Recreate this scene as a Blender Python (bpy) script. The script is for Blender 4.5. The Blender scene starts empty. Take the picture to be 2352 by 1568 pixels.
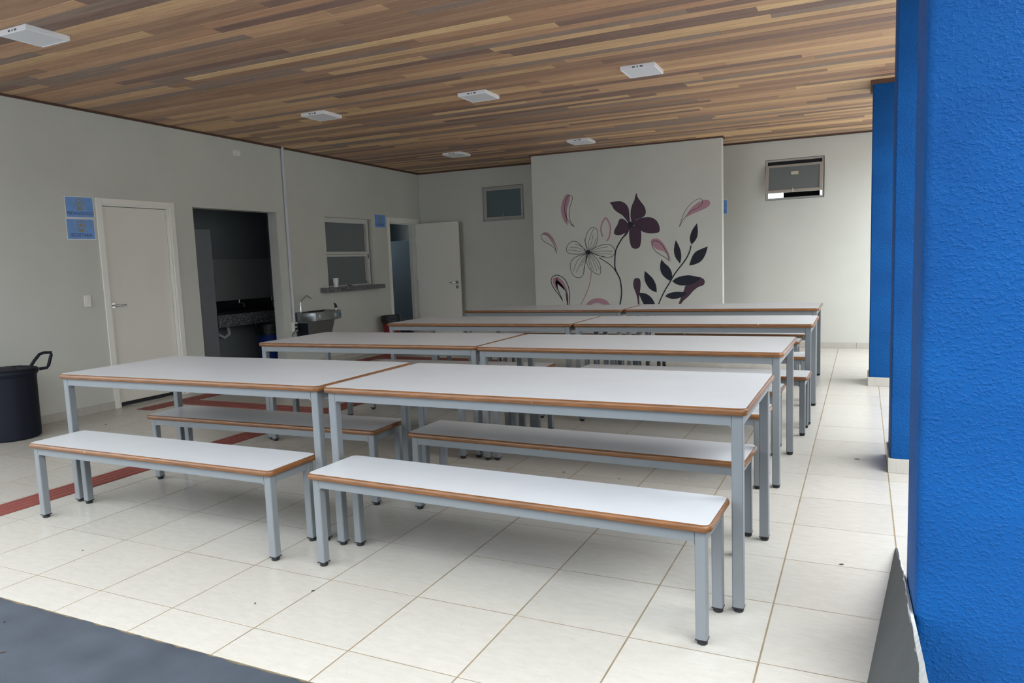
import bpy, math, random
from mathutils import Matrix, Vector

# ------------------------------------------------------------------ camera, world, light, exposure
scene = bpy.context.scene
COL = scene.collection
random.seed(7)

CAM = Vector((4.3508, -2.4224, 1.3626))
yaw, pitch, roll = -0.4503, -0.1083, -0.0385
fwd = Vector((math.sin(yaw) * math.cos(pitch), math.cos(yaw) * math.cos(pitch), math.sin(pitch)))
rgt = Vector((math.cos(yaw), -math.sin(yaw), 0.0))
upv = rgt.cross(fwd)
r2 = rgt * math.cos(roll) + upv * math.sin(roll)
u2 = upv * math.cos(roll) - rgt * math.sin(roll)
cam_data = bpy.data.cameras.new('camera')
cam_data.sensor_width = 36.0
cam_data.lens = 1677.71 / 2352 * 36.0
cam_data.clip_start = 0.02
cam = bpy.data.objects.new('camera', cam_data)
COL.objects.link(cam)
cam.matrix_world = Matrix(((r2.x, u2.x, -fwd.x, CAM.x), (r2.y, u2.y, -fwd.y, CAM.y), (r2.z, u2.z, -fwd.z, CAM.z), (0, 0, 0, 1)))
scene.camera = cam

world = bpy.data.worlds.new('overcast_sky')
scene.world = world
world.use_nodes = True
bg = world.node_tree.nodes['Background']
bg.inputs['Color'].default_value = (0.88, 0.95, 1.0, 1)
bg.inputs['Strength'].default_value = 1.0

sun_data = bpy.data.lights.new('veiled_sun', 'SUN')
sun_data.energy = 1.15
sun_data.angle = math.radians(70)
sun_data.color = (1.0, 0.985, 0.96)
sun = bpy.data.objects.new('veiled_sun', sun_data)
COL.objects.link(sun)
sun.rotation_euler = Vector((1.0, -0.35, 1.5)).to_track_quat('Z', 'Y').to_euler()

scene.view_settings.view_transform = 'Standard'
scene.view_settings.look = 'None'
scene.view_settings.gamma = 1.0
scene.view_settings.use_curve_mapping = False
scene.view_settings.exposure = 2.3

# ------------------------------------------------------------------ materials
def lin(c):
    c = c / 255.0
    return c / 12.92 if c <= 0.04045 else ((c + 0.055) / 1.055) ** 2.4

def rgb(t):
    return (lin(t[0]), lin(t[1]), lin(t[2]), 1.0)

def mat(name, col, rough=0.6, metal=0.0, var=0.0, vscale=6.0, bump=0.0, bscale=80.0, bdist=0.002, spec=0.5, detail=4.0):
    m = bpy.data.materials.new(name)
    m.use_nodes = True
    nt = m.node_tree
    b = nt.nodes['Principled BSDF']
    b.inputs['Base Color'].default_value = rgb(col)
    b.inputs['Roughness'].default_value = rough
    b.inputs['Metallic'].default_value = metal
    b.inputs['Specular IOR Level'].default_value = spec
    if var or bump:
        geo = nt.nodes.new('ShaderNodeNewGeometry')
    if var:
        n = nt.nodes.new('ShaderNodeTexNoise')
        n.inputs['Scale'].default_value = vscale
        n.inputs['Detail'].default_value = detail
        nt.links.new(geo.outputs['Position'], n.inputs['Vector'])
        r = nt.nodes.new('ShaderNodeMapRange')
        r.inputs['From Min'].default_value = 0.3
        r.inputs['From Max'].default_value = 0.7
        r.inputs['To Min'].default_value = 1 - var
        r.inputs['To Max'].default_value = 1 + var
        nt.links.new(n.outputs['Fac'], r.inputs['Value'])
        x = nt.nodes.new('ShaderNodeVectorMath')
        x.operation = 'SCALE'
        x.inputs[0].default_value = rgb(col)[:3]
        nt.links.new(r.outputs['Result'], x.inputs['Scale'])
        nt.links.new(x.outputs['Vector'], b.inputs['Base Color'])
    if bump:
        n2 = nt.nodes.new('ShaderNodeTexNoise')
        n2.inputs['Scale'].default_value = bscale
        n2.inputs['Detail'].default_value = 5.0
        nt.links.new(geo.outputs['Position'], n2.inputs['Vector'])
        bp = nt.nodes.new('ShaderNodeBump')
        bp.inputs['Strength'].default_value = bump
        bp.inputs['Distance'].default_value = bdist
        nt.links.new(n2.outputs['Fac'], bp.inputs['Height'])
        nt.links.new(bp.outputs['Normal'], b.inputs['Normal'])
    return m

def node(nt, kind, **kw):
    n = nt.nodes.new(kind)
    for k, v in kw.items():
        if k in n.inputs:
            n.inputs[k].default_value = v
        else:
            setattr(n, k, v)
    return n

def mixcol(nt, blend, fac, a, b):
    n = nt.nodes.new('ShaderNodeMix')
    n.data_type = 'RGBA'
    n.blend_type = blend
    for sock, v in ((n.inputs[0], fac), (n.inputs[6], a), (n.inputs[7], b)):
        if hasattr(v, 'is_linked'):
            nt.links.new(v, sock)
        else:
            sock.default_value = v
    return n.outputs[2]

def scaled_pos(nt, s, offset=None):
    g = nt.nodes.new('ShaderNodeNewGeometry')
    m = nt.nodes.new('ShaderNodeVectorMath')
    m.operation = 'MULTIPLY'
    nt.links.new(g.outputs['Position'], m.inputs[0])
    m.inputs[1].default_value = s
    out = m.outputs[0]
    if offset is not None:
        a = nt.nodes.new('ShaderNodeVectorMath')
        a.operation = 'ADD'
        nt.links.new(out, a.inputs[0])
        nt.links.new(offset, a.inputs[1])
        out = a.outputs[0]
    return out, g

def ramp(nt, fac, stops, interp='LINEAR'):
    n = nt.nodes.new('ShaderNodeValToRGB')
    n.color_ramp.interpolation = interp
    while len(n.color_ramp.elements) < len(stops):
        n.color_ramp.elements.new(0.5)
    for e, (p, c) in zip(n.color_ramp.elements, stops):
        e.position = p
        e.color = c
    nt.links.new(fac, n.inputs['Fac'])
    return n.outputs['Color']

M = {}
M['wall'] = mat('wall_paint', (202, 203, 196), 0.75, var=0.025, vscale=2.5, bump=0.25, bscale=60, bdist=0.002)
M['ceil_slab'] = mat('roof_deck', (60, 48, 40), 0.9)
M['white_paint'] = mat('white_gloss_paint', (234, 233, 226), 0.4, var=0.012, vscale=3)
M['door_white'] = mat('door_laminate', (230, 228, 219), 0.45, var=0.012, vscale=3)
M['laminate'] = mat('white_laminate', (204, 208, 213), 0.32, var=0.02, vscale=7, spec=0.45)
M['steel'] = mat('grey_painted_steel', (116, 121, 125), 0.42, var=0.02, vscale=9)
M['underside'] = mat('brown_board_underside', (74, 58, 46), 0.8, var=0.1, vscale=8)
M['foot'] = mat('black_rubber', (24, 26, 30), 0.55)
M['core'] = mat('raw_edge_core', (196, 172, 132), 0.8, var=0.1, vscale=60)
M['chrome'] = mat('chrome', (205, 207, 210), 0.18, 1.0)
M['inox'] = mat('brushed_stainless', (150, 154, 156), 0.35, 0.9, var=0.05, vscale=20)
M['black_plastic'] = mat('black_plastic', (20, 22, 27), 0.5, var=0.1, vscale=12)
M['navy_plastic'] = mat('dark_navy_plastic', (15, 21, 34), 0.55, spec=0.25, var=0.06, vscale=10)
M['blue_plastic'] = mat('blue_plastic', (18, 52, 120), 0.45)
M['red_plastic'] = mat('red_plastic', (120, 22, 38), 0.45)
M['bag'] = mat('black_bag', (14, 16, 24), 0.35, bump=0.8, bscale=22, bdist=0.02)
M['pvc'] = mat('grey_pvc', (200, 202, 210), 0.5)
M['plate'] = mat('switch_plastic', (228, 227, 220), 0.4)
M['trim_wood'] = mat('dark_wood_moulding', (84, 56, 44), 0.6, var=0.12, vscale=14)
M['alu'] = mat('grey_aluminium', (176, 172, 166), 0.4, 0.2)
M['alu_white'] = mat('white_aluminium', (208, 208, 204), 0.4)
M['dark_void'] = mat('gap_shade_and_plinth', (18, 20, 26), 0.7)  # near-black colour imitates shade in door and window gaps; cabinet plinth too
M['paper_blue'] = mat('blue_print_paper', (112, 158, 220), 0.42, var=0.06, vscale=16, bump=0.35, bscale=14, bdist=0.006)
M['paper_white'] = mat('white_paper', (236, 236, 236), 0.5)
M['print_navy'] = mat('navy_print_ink', (22, 44, 98), 0.5)
M['print_gold'] = mat('gold_print_ink', (150, 140, 100), 0.5, var=0.25, vscale=160)
M['mural_pink'] = mat('mural_mauve_paint', (176, 134, 148), 0.7, var=0.03, vscale=6)
M['mural_purple'] = mat('mural_plum_paint', (70, 48, 66), 0.7, var=0.05, vscale=6)
M['mural_ink'] = mat('mural_ink_paint', (22, 28, 44), 0.7, var=0.05, vscale=6)
M['lamp_white'] = mat('white_lamp_plastic', (236, 237, 240), 0.4)
M['lamp_mark'] = mat('grey_lamp_print', (92, 92, 92), 0.6)
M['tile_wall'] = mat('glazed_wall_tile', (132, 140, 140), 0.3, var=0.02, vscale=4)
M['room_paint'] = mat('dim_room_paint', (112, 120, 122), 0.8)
M['panel_grey'] = mat('grey_stone_panel', (122, 126, 134), 0.5, var=0.04, vscale=30)
M['cab_grey'] = mat('blue_grey_cabinet', (120, 134, 146), 0.35, var=0.02, vscale=3)
M['grey_wedge'] = mat('grey_painted_cement', (80, 84, 85), 0.8, var=0.06, vscale=9, bump=0.4, bscale=70)
M['worn_cement'] = mat('worn_light_cement', (196, 199, 199), 0.85, var=0.12, vscale=40, bump=0.8, bscale=60, bdist=0.006)
M['block'] = mat('grey_render_wall', (104, 106, 108), 0.9, var=0.05, vscale=1.5)
M['outdoor'] = mat('outdoor_concrete', (196, 195, 190), 0.9, var=0.05, vscale=1.5)
M['cup'] = mat('white_cup_plastic', (232, 230, 232), 0.4)
M['button_blue'] = mat('blue_sticker', (20, 104, 158), 0.4)
M['button_grey'] = mat('light_grey_button', (178, 182, 180), 0.4)
M['sticker'] = mat('cream_sticker', (206, 200, 180), 0.6, var=0.1, vscale=90)
M['debris'] = mat('dry_leaf_bits', (52, 46, 42), 0.9)

# brown edge band with a few pale chips
def edge_material():
    m = mat('brown_edge_band', (120, 80, 54), 0.36)
    nt = m.node_tree
    b = nt.nodes['Principled BSDF']
    p, g = scaled_pos(nt, (4, 4, 40))
    n = node(nt, 'ShaderNodeTexNoise', Scale=3.0, Detail=4.0)
    nt.links.new(p, n.inputs['Vector'])
    c = ramp(nt, n.outputs['Fac'], [(0.3, rgb((98, 62, 32))), (0.7, rgb((130, 86, 48)))])
    p2, g2 = scaled_pos(nt, (1, 1, 1))
    n2 = node(nt, 'ShaderNodeTexNoise', Scale=32.0, Detail=3.0)
    nt.links.new(p2, n2.inputs['Vector'])
    f = ramp(nt, n2.outputs['Fac'], [(0.735, (0, 0, 0, 1)), (0.76, (1, 1, 1, 1))])
    c2 = mixcol(nt, 'MIX', f, c, rgb((214, 190, 160)))
    nt.links.new(c2, b.inputs['Base Color'])
    return m
M['edge'] = edge_material()

# ceiling boards: tone per board, grain along the board
WOOD = [(0.0, rgb((168, 133, 108))), (0.14, rgb((206, 166, 130))), (0.27, rgb((142, 114, 102))), (0.40, rgb((220, 182, 138))),
        (0.53, rgb((180, 144, 116))), (0.66, rgb((194, 152, 120))), (0.79, rgb((156, 134, 120))), (0.93, rgb((232, 196, 148)))]
def wood_material(name, per_island):
    m = mat(name, (140, 105, 75), 0.55)
    nt = m.node_tree
    b = nt.nodes['Principled BSDF']
    if per_island:
        rnd = nt.nodes.new('ShaderNodeNewGeometry').outputs['Random Per Island']
    else:
        rnd = nt.nodes.new('ShaderNodeObjectInfo').outputs['Random']
    base = ramp(nt, rnd, WOOD, 'CONSTANT')
    mul = nt.nodes.new('ShaderNodeMath'); mul.operation = 'MULTIPLY'; mul.inputs[1].default_value = 37.0
    nt.links.new(rnd, mul.inputs[0])
    comb = nt.nodes.new('ShaderNodeCombineXYZ')
    nt.links.new(mul.outputs[0], comb.inputs[0]); nt.links.new(mul.outputs[0], comb.inputs[2])
    p, g = scaled_pos(nt, (1.3, 26.0, 1.0), comb.outputs[0])
    n = node(nt, 'ShaderNodeTexNoise', Scale=1.6, Detail=6.0, Roughness=0.62, Distortion=0.6)
    nt.links.new(p, n.inputs['Vector'])
    grain = ramp(nt, n.outputs['Fac'], [(0.25, (0.66, 0.62, 0.60, 1)), (0.5, (0.98, 0.97, 0.96, 1)), (0.75, (1.22, 1.20, 1.17, 1))])
    c = mixcol(nt, 'MULTIPLY', 1.0, base, grain)
    nt.links.new(c, b.inputs['Base Color'])
    return m
M['board'] = wood_material('ceiling_board_wood', False)
M['board_mass'] = wood_material('ceiling_board_wood_far', True)

# floor tile: pale stone look with faint streaks and grey specks
def tile_material(name):
    m = mat(name, (226, 222, 212), 0.22)
    nt = m.node_tree
    b = nt.nodes['Principled BSDF']
    oi = nt.nodes.new('ShaderNodeObjectInfo')
    p, g = scaled_pos(nt, (10, 26, 1))
    n = node(nt, 'ShaderNodeTexNoise', Scale=1.4, Detail=6.0, Roughness=0.7)
    nt.links.new(p, n.inputs['Vector'])
    c = ramp(nt, n.outputs['Fac'], [(0.3, rgb((182, 178, 170))), (0.55, rgb((188, 185, 178))), (0.75, rgb((192, 190, 184)))])
    p2, g2 = scaled_pos(nt, (1, 1.8, 1))
    n2 = node(nt, 'ShaderNodeTexNoise', Scale=120.0, Detail=2.0)
    nt.links.new(p2, n2.inputs['Vector'])
    f = ramp(nt, n2.outputs['Fac'], [(0.71, (0, 0, 0, 1)), (0.75, (1, 1, 1, 1))])
    c2 = mixcol(nt, 'MIX', f, c, rgb((128, 122, 112)))
    tone = ramp(nt, oi.outputs['Random'], [(0.0, (0.955, 0.955, 0.95, 1)), (1.0, (1.03, 1.03, 1.03, 1))])
    c3 = mixcol(nt, 'MULTIPLY', 1.0, c2, tone)
    nt.links.new(c3, b.inputs['Base Color'])
    b.inputs['Roughness'].default_value = 0.26
    return m
M['tile'] = tile_material('pale_floor_tile')
M['grout'] = mat('beige_grout', (132, 118, 96), 0.9, var=0.22, vscale=7)

# blue textured plaster
def plaster_material():
    m = mat('blue_textured_plaster', (26, 92, 176), 0.6, spec=0.15)
    nt = m.node_tree
    b = nt.nodes['Principled BSDF']
    p, g = scaled_pos(nt, (1, 1, 1.25))
    n = node(nt, 'ShaderNodeTexNoise', Scale=88.0, Detail=2.0, Roughness=0.5, Distortion=0.1)
    nt.links.new(p, n.inputs['Vector'])
    h = ramp(nt, n.outputs['Fac'], [(0.46, (0, 0, 0, 1)), (0.76, (1, 1, 1, 1))])
    bp = node(nt, 'ShaderNodeBump', Strength=0.5, Distance=0.006)
    nt.links.new(h, bp.inputs['Height'])
    nt.links.new(bp.outputs['Normal'], b.inputs['Normal'])
    n3 = node(nt, 'ShaderNodeTexNoise', Scale=3.0, Detail=3.0)
    nt.links.new(p, n3.inputs['Vector'])
    c = ramp(nt, n3.outputs['Fac'], [(0.3, rgb((7, 70, 132))), (0.7, rgb((10, 79, 144)))])
    nt.links.new(c, b.inputs['Base Color'])
    return m
M['plaster'] = plaster_material()

# dark blue-grey painted outdoor slab with chips
def slab_material():
    m = mat('slate_painted_concrete', (88, 96, 108), 0.6)
    nt = m.node_tree
    b = nt.nodes['Principled BSDF']
    p, g = scaled_pos(nt, (1, 1, 1))
    n = node(nt, 'ShaderNodeTexNoise', Scale=5.0, Detail=6.0)
    nt.links.new(p, n.inputs['Vector'])
    c = ramp(nt, n.outputs['Fac'], [(0.3, rgb((56, 63, 73))), (0.7, rgb((70, 77, 88)))])
    n2 = node(nt, 'ShaderNodeTexNoise', Scale=26.0, Detail=2.0)
    nt.links.new(p, n2.inputs['Vector'])
    f = ramp(nt, n2.outputs['Fac'], [(0.78, (0, 0, 0, 1)), (0.8, (1, 1, 1, 1))])
    c2 = mixcol(nt, 'MIX', f, c, rgb((140, 146, 152)))
    nt.links.new(c2, b.inputs['Base Color'])
    n4 = node(nt, 'ShaderNodeTexNoise', Scale=180.0, Detail=3.0)
    nt.links.new(p, n4.inputs['Vector'])
    bp = node(nt, 'ShaderNodeBump', Strength=0.35, Distance=0.002)
    nt.links.new(n4.outputs['Fac'], bp.inputs['Height'])
    nt.links.new(bp.outputs['Normal'], b.inputs['Normal'])
    return m
M['slab'] = slab_material()

def granite_material(name, dark, light, lo, hi):
    m = mat(name, dark, 0.3)
    nt = m.node_tree
    b = nt.nodes['Principled BSDF']
    p, g = scaled_pos(nt, (1, 1, 1))
    n = node(nt, 'ShaderNodeTexNoise', Scale=85.0, Detail=3.0)
    nt.links.new(p, n.inputs['Vector'])
    c = ramp(nt, n.outputs['Fac'], [(lo, rgb(dark)), (hi, rgb(light))])
    nt.links.new(c, b.inputs['Base Color'])
    return m
M['granite'] = granite_material('speckled_granite', (44, 46, 52), (150, 150, 154), 0.42, 0.62)
M['granite_dark'] = granite_material('dark_granite', (14, 16, 24), (40, 44, 54), 0.45, 0.7)

def tactile_material():
    m = mat('red_tactile_rubber', (128, 68, 62), 0.62, var=0.08, vscale=9)
    return m
M['tactile'] = tactile_material()

def glass_material(name, tint, transp, rough):
    m = bpy.data.materials.new(name)
    m.use_nodes = True
    nt = m.node_tree
    b = nt.nodes['Principled BSDF']
    b.inputs['Base Color'].default_value = rgb(tint)
    b.inputs['Roughness'].default_value = rough
    tr = nt.nodes.new('ShaderNodeBsdfTranslucent')
    tr.inputs['Color'].default_value = rgb(tint)
    mx = nt.nodes.new('ShaderNodeMixShader')
    mx.inputs['Fac'].default_value = transp
    nt.links.new(b.outputs[0], mx.inputs[1])
    nt.links.new(tr.outputs[0], mx.inputs[2])
    nt.links.new(mx.outputs[0], nt.nodes['Material Output'].inputs['Surface'])
    return m
M['frosted'] = glass_material('frosted_glass', (150, 164, 168), 0.75, 0.3)
M['grey_glass'] = glass_material('grey_obscured_glass', (138, 147, 150), 0.35, 0.2)

# ------------------------------------------------------------------ mesh helpers
class MB:
    def __init__(self):
        self.v = []; self.f = []; self.mi = []
    def add(self, vs, fs, mi=0):
        o = len(self.v)
        self.v += [tuple(p) for p in vs]
        for f in fs:
            self.f.append(tuple(i + o for i in f)); self.mi.append(mi)
        return self
    def box(self, x0, x1, y0, y1, z0, z1, mi=0):
        vs = [(x0, y0, z0), (x1, y0, z0), (x1, y1, z0), (x0, y1, z0), (x0, y0, z1), (x1, y0, z1), (x1, y1, z1), (x0, y1, z1)]
        return self.add(vs, [(3, 2, 1, 0), (4, 5, 6, 7), (0, 1, 5, 4), (1, 2, 6, 5), (2, 3, 7, 6), (3, 0, 4, 7)], mi)
    def bbox(self, x0, x1, y0, y1, z0, z1, b, mi=0):
        """box with the twelve edges chamfered by b"""
        vs = []; idx = {}
        for sx in (0, 1):
            for sy in (0, 1):
                for sz in (0, 1):
                    X = (x0, x1)[sx]; Y = (y0, y1)[sy]; Z = (z0, z1)[sz]
                    dx = b if sx == 0 else -b; dy = b if sy == 0 else -b; dz = b if sz == 0 else -b
                    for a, p in (('x', (X, Y + dy, Z + dz)), ('y', (X + dx, Y, Z + dz)), ('z', (X + dx, Y + dy, Z))):
                        idx[(sx, sy, sz, a)] = len(vs); vs.append(p)
        I = lambda *k: idx[k]
        fs = []
        for s in (0, 1):
            q = [I(s, 0, 0, 'x'), I(s, 1, 0, 'x'), I(s, 1, 1, 'x'), I(s, 0, 1, 'x')]; fs.append(q if s else q[::-1])
            q = [I(0, s, 0, 'y'), I(0, s, 1, 'y'), I(1, s, 1, 'y'), I(1, s, 0, 'y')]; fs.append(q if s else q[::-1])
            q = [I(0, 0, s, 'z'), I(1, 0, s, 'z'), I(1, 1, s, 'z'), I(0, 1, s, 'z')]; fs.append(q if s else q[::-1])
        for a in (0, 1):
            for c in (0, 1):
                fs.append([I(a, c, 0, 'x'), I(a, c, 1, 'x'), I(a, c, 1, 'y'), I(a, c, 0, 'y')])
                fs.append([I(a, 0, c, 'x'), I(a, 1, c, 'x'), I(a, 1, c, 'z'), I(a, 0, c, 'z')])
                fs.append([I(0, a, c, 'y'), I(1, a, c, 'y'), I(1, a, c, 'z'), I(0, a, c, 'z')])
        for sx in (0, 1):
            for sy in (0, 1):
                for sz in (0, 1):
                    fs.append([I(sx, sy, sz, 'x'), I(sx, sy, sz, 'y'), I(sx, sy, sz, 'z')])
        return self.add(vs, fs, mi)
    def prism(self, poly, z0, z1, mi=0):
        n = len(poly)
        vs = [(x, y, z0) for x, y in poly] + [(x, y, z1) for x, y in poly]
        fs = [tuple(range(n))[::-1], tuple(range(n, 2 * n))] + [(i, (i + 1) % n, n + (i + 1) % n, n + i) for i in range(n)]
        return self.add(vs, fs, mi)
    def prism_y(self, poly_xz, y0, y1, mi=0):
        n = len(poly_xz)
        vs = [(x, y0, z) for x, z in poly_xz] + [(x, y1, z) for x, z in poly_xz]
        fs = [tuple(range(n)), tuple(range(n, 2 * n))[::-1]] + [(i, n + i, n + (i + 1) % n, (i + 1) % n) for i in range(n)]
        return self.add(vs, fs, mi)
    def lathe(self, prof, n=24, cx=0, cy=0, mi=0, squash=1.0, cap=True):
        vs = []; fs = []
        k = len(prof)
        for r, z in prof:
            for i in range(n):
                a = 2 * math.pi * i / n
                vs.append((cx + r * math.cos(a), cy + squash * r * math.sin(a), z))
        for j in range(k - 1):
            for i in range(n):
                fs.append((j * n + i, j * n + (i + 1) % n, (j + 1) * n + (i + 1) % n, (j + 1) * n + i))
        if cap:
            fs.append(tuple(range(n))[::-1]); fs.append(tuple((k - 1) * n + i for i in range(n)))
        return self.add(vs, fs, mi)
    def tube(self, pts, r, n=10, mi=0):
        pts = [Vector(p) for p in pts]
        rs = r if isinstance(r, (list, tuple)) else [r] * len(pts)
        vs = []; fs = []
        prev = None
        for i, p in enumerate(pts):
            d = (pts[min(i + 1, len(pts) - 1)] - pts[max(i - 1, 0)]).normalized()
            if prev is None:
                u = d.orthogonal().normalized()
            else:
                u = (prev - d * prev.dot(d)).normalized()
            prev = u
            w = d.cross(u)
            for k in range(n):
                a = 2 * math.pi * k / n
                vs.append(p + (u * math.cos(a) + w * math.sin(a)) * rs[i])
        for i in range(len(pts) - 1):
            for k in range(n):
                fs.append((i * n + k, i * n + (k + 1) % n, (i + 1) * n + (k + 1) % n, (i + 1) * n + k))
        fs.append(tuple(range(n))[::-1]); fs.append(tuple((len(pts) - 1) * n + k for k in range(n)))
        return self.add(vs, fs, mi)
    def mesh(self, name, mats, smooth=False):
        me = bpy.data.meshes.new(name)
        me.from_pydata(self.v, [], self.f)
        for m in (mats if isinstance(mats, (list, tuple)) else [mats]):
            me.materials.append(m)
        me.polygons.foreach_set('material_index', self.mi)
        if smooth:
            me.polygons.foreach_set('use_smooth', [True] * len(me.polygons))
            me.set_sharp_from_angle(angle=math.radians(40))
        me.update()
        return me
    def obj(self, name, mats, parent=None, smooth=False, loc=None, rz=0.0):
        o = bpy.data.objects.new(name, self.mesh(name, mats, smooth))
        COL.objects.link(o)
        if parent: o.parent = parent
        if loc is not None: o.location = loc
        o.rotation_euler = (0, 0, rz)
        return o

def tag(o, label=None, cat=None, group=None, kind=None):
    if label: o['label'] = label
    if cat: o['category'] = cat
    if group: o['group'] = group
    if kind: o['kind'] = kind
    return o

def thing(name, label, cat, loc=(0, 0, 0), rz=0.0, group=None):
    o = bpy.data.objects.new(name, None)
    o.empty_display_size = 0.1
    COL.objects.link(o)
    o.location = loc; o.rotation_euler = (0, 0, rz)
    return tag(o, label, cat, group)

def struct_empty(name, label, loc=(0, 0, 0), rz=0.0):
    o = bpy.data.objects.new(name, None)
    o.empty_display_size = 0.1
    COL.objects.link(o)
    o.location = loc; o.rotation_euler = (0, 0, rz)
    return tag(o, label, None, None, 'structure')

def copy_tree(o, parent=None):
    c = o.copy(); COL.objects.link(c); c.parent = parent
    for ch in list(o.children): copy_tree(ch, c)
    return c

def rr(L, W, r, n=5):
    pts = []
    for cx, cy, a0 in ((L / 2 - r, W / 2 - r, 0), (-L / 2 + r, W / 2 - r, 90), (-L / 2 + r, -W / 2 + r, 180), (L / 2 - r, -W / 2 + r, 270)):
        for i in range(n + 1):
            a = math.radians(a0 + 90 * i / n)
            pts.append((cx + r * math.cos(a), cy + r * math.sin(a)))
    return pts

def in_view(p, margin=0.06):
    d = Vector(p) - CAM
    z = d.dot(fwd)
    if z < 0.2: return False
    u = 1677.71 * d.dot(r2) / z / 1176; v = 1677.71 * d.dot(u2) / z / 784
    return abs(u) < 1 + margin and abs(v) < 1 + margin

# ------------------------------------------------------------------ the setting
YB = 8.613                       # back wall face
def xw(y): return -2.6726 - 0.0048 * (y - 4.0)     # left wall face
WRZ = 0.0048

def wall_cells(mb, u0, u1, z0, z1, holes, put):
    us = sorted({u0, u1, *[h[0] for h in holes], *[h[1] for h in holes]})
    zs = sorted({z0, z1, *[h[2] for h in holes], *[h[3] for h in holes]})
    for a, b in zip(us, us[1:]):
        run = None
        for c, d in zip(zs, zs[1:]):
            mu, mz = (a + b) / 2, (c + d) / 2
            solid = not any(h[0] < mu < h[1] and h[2] < mz < h[3] for h in holes)
            if solid:
                run = (run[0], d) if run else (c, d)
            elif run:
                put(a, b, *run); run = None
        if run: put(a, b, *run)

# ---- floor
FX0, FX1, FY0, FY1 = -2.80, 5.25, -0.665, YB
PX, PY = 0.45, 0.4559
fl = MB().box(FX0, FX1, FY0, FY1, -0.12, -0.0005).obj('floor', M['grout'])
tag(fl, 'pale square floor tiles with beige grout lines', kind='structure')

def tile_mesh_into(mb, x0, x1, y0, y1, z=0.0, c=0.0003, t=0.008):
    vs = [(x0, y0, z - t), (x1, y0, z - t), (x1, y1, z - t), (x0, y1, z - t),
          (x0, y0, z - c), (x1, y0, z - c), (x1, y1, z - c), (x0, y1, z - c),
          (x0 + c, y0 + c, z), (x1 - c, y0 + c, z), (x1 - c, y1 - c, z), (x0 + c, y1 - c, z)]
    fs = [(8, 9, 10, 11)]
    for i in range(4):
        j = (i + 1) % 4
        fs.append((i, j, 4 + j, 4 + i)); fs.append((4 + i, 4 + j, 8 + j, 8 + i))
    mb.add(vs, fs)

cells = []
for ci in range(-7, 13):
    for ri in range(-2, 20):
        x0 = max(ci * PX, FX0) + 0.0031; x1 = min((ci + 1) * PX, FX1) - 0.0031
        y0 = max(ri * PY, FY0) + 0.0023; y1 = min((ri + 1) * PY, FY1) - 0.0023
        if x1 - x0 < 0.02 or y1 - y0 < 0.02: continue
        cells.append((x0, x1, y0, y1))
def cell_key(c):
    mx, my = (c[0] + c[1]) / 2, (c[2] + c[3]) / 2
    vis = any(in_view((x, y, 0)) for x in c[:2] for y in c[2:])
    return (0 if vis else 1, math.hypot(mx - CAM.x, my - CAM.y))
cells.sort(key=cell_key)
tile_cache = {}
for c in cells[:300]:
    w, d = round(c[1] - c[0], 4), round(c[3] - c[2], 4)
    if (w, d) not in tile_cache:
        mb = MB(); tile_mesh_into(mb, -w / 2, w / 2, -d / 2, d / 2)
        tile_cache[(w, d)] = mb.mesh('tile', M['tile'])
    o = bpy.data.objects.new('tile', tile_cache[(w, d)])
    COL.objects.link(o); o.parent = fl
    o.location = ((c[0] + c[1]) / 2, (c[2] + c[3]) / 2, random.uniform(-0.0004, 0.0004))
mb = MB()
for c in cells[300:]: tile_mesh_into(mb, *c)
if mb.v: tag(mb.obj('tile_field', M['tile'], fl), kind='stuff')

# ---- painted slab in front, ragged edge
edge = []
x = -6.0
while x <= 8.0:
    edge.append((x, -0.672 + random.uniform(-0.006, 0.006))); x += 0.035
poly = edge + [(8.0, -9.0), (-6.0, -9.0)]
sl = MB()
n = len(edge)
vs = [(a, b, 0.0012) for a, b in edge] + [(a, b, -0.06) for a, b in edge] + [(a, -9.0, 0.0012) for a, b in edge]
fs = []
for i in range(n - 1):
    fs.append((i, i + 1, n + i + 1, n + i)); fs.append((2 * n + i, 2 * n + i + 1, i + 1, i))
sl.add(vs, fs)
tag(sl.obj('ground_slab', M['slab']), 'slate grey painted concrete slab along the tile edge', kind='structure')
og = MB().box(5.25, 30, -0.66, 30, -0.3, -0.10).box(8.0, 30, -30, -0.66, -0.3, -0.10).box(-30, -6.0, -30, -0.66, -0.3, -0.10).box(-6.0, 8.0, -30, -9.0, -0.3, -0.05)
tag(og.obj('ground_yard', M['outdoor']), 'plain concrete yard outside the open canteen', kind='structure')

# ---- unseen wall added behind the camera to block low sky light
mb = MB().box(0.5, 20, -8.3, -8.0, -0.1, 4.2).box(-20, 0.5, -8.3, -8.0, -0.1, 1.1)
tag(mb.obj('wall_front_blocker', M['block']), 'plain unseen wall added across the yard to block low sky light', kind='structure')

mb = MB().box(8.8, 9.1, -4.0, 16.0, -0.1, 3.6)  # unseen wall added to keep side sky light from reaching deep inside
tag(mb.obj('wall_right_blocker', M['outdoor']), 'plain unseen wall added beyond the blue columns to limit side light', kind='structure')

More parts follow.
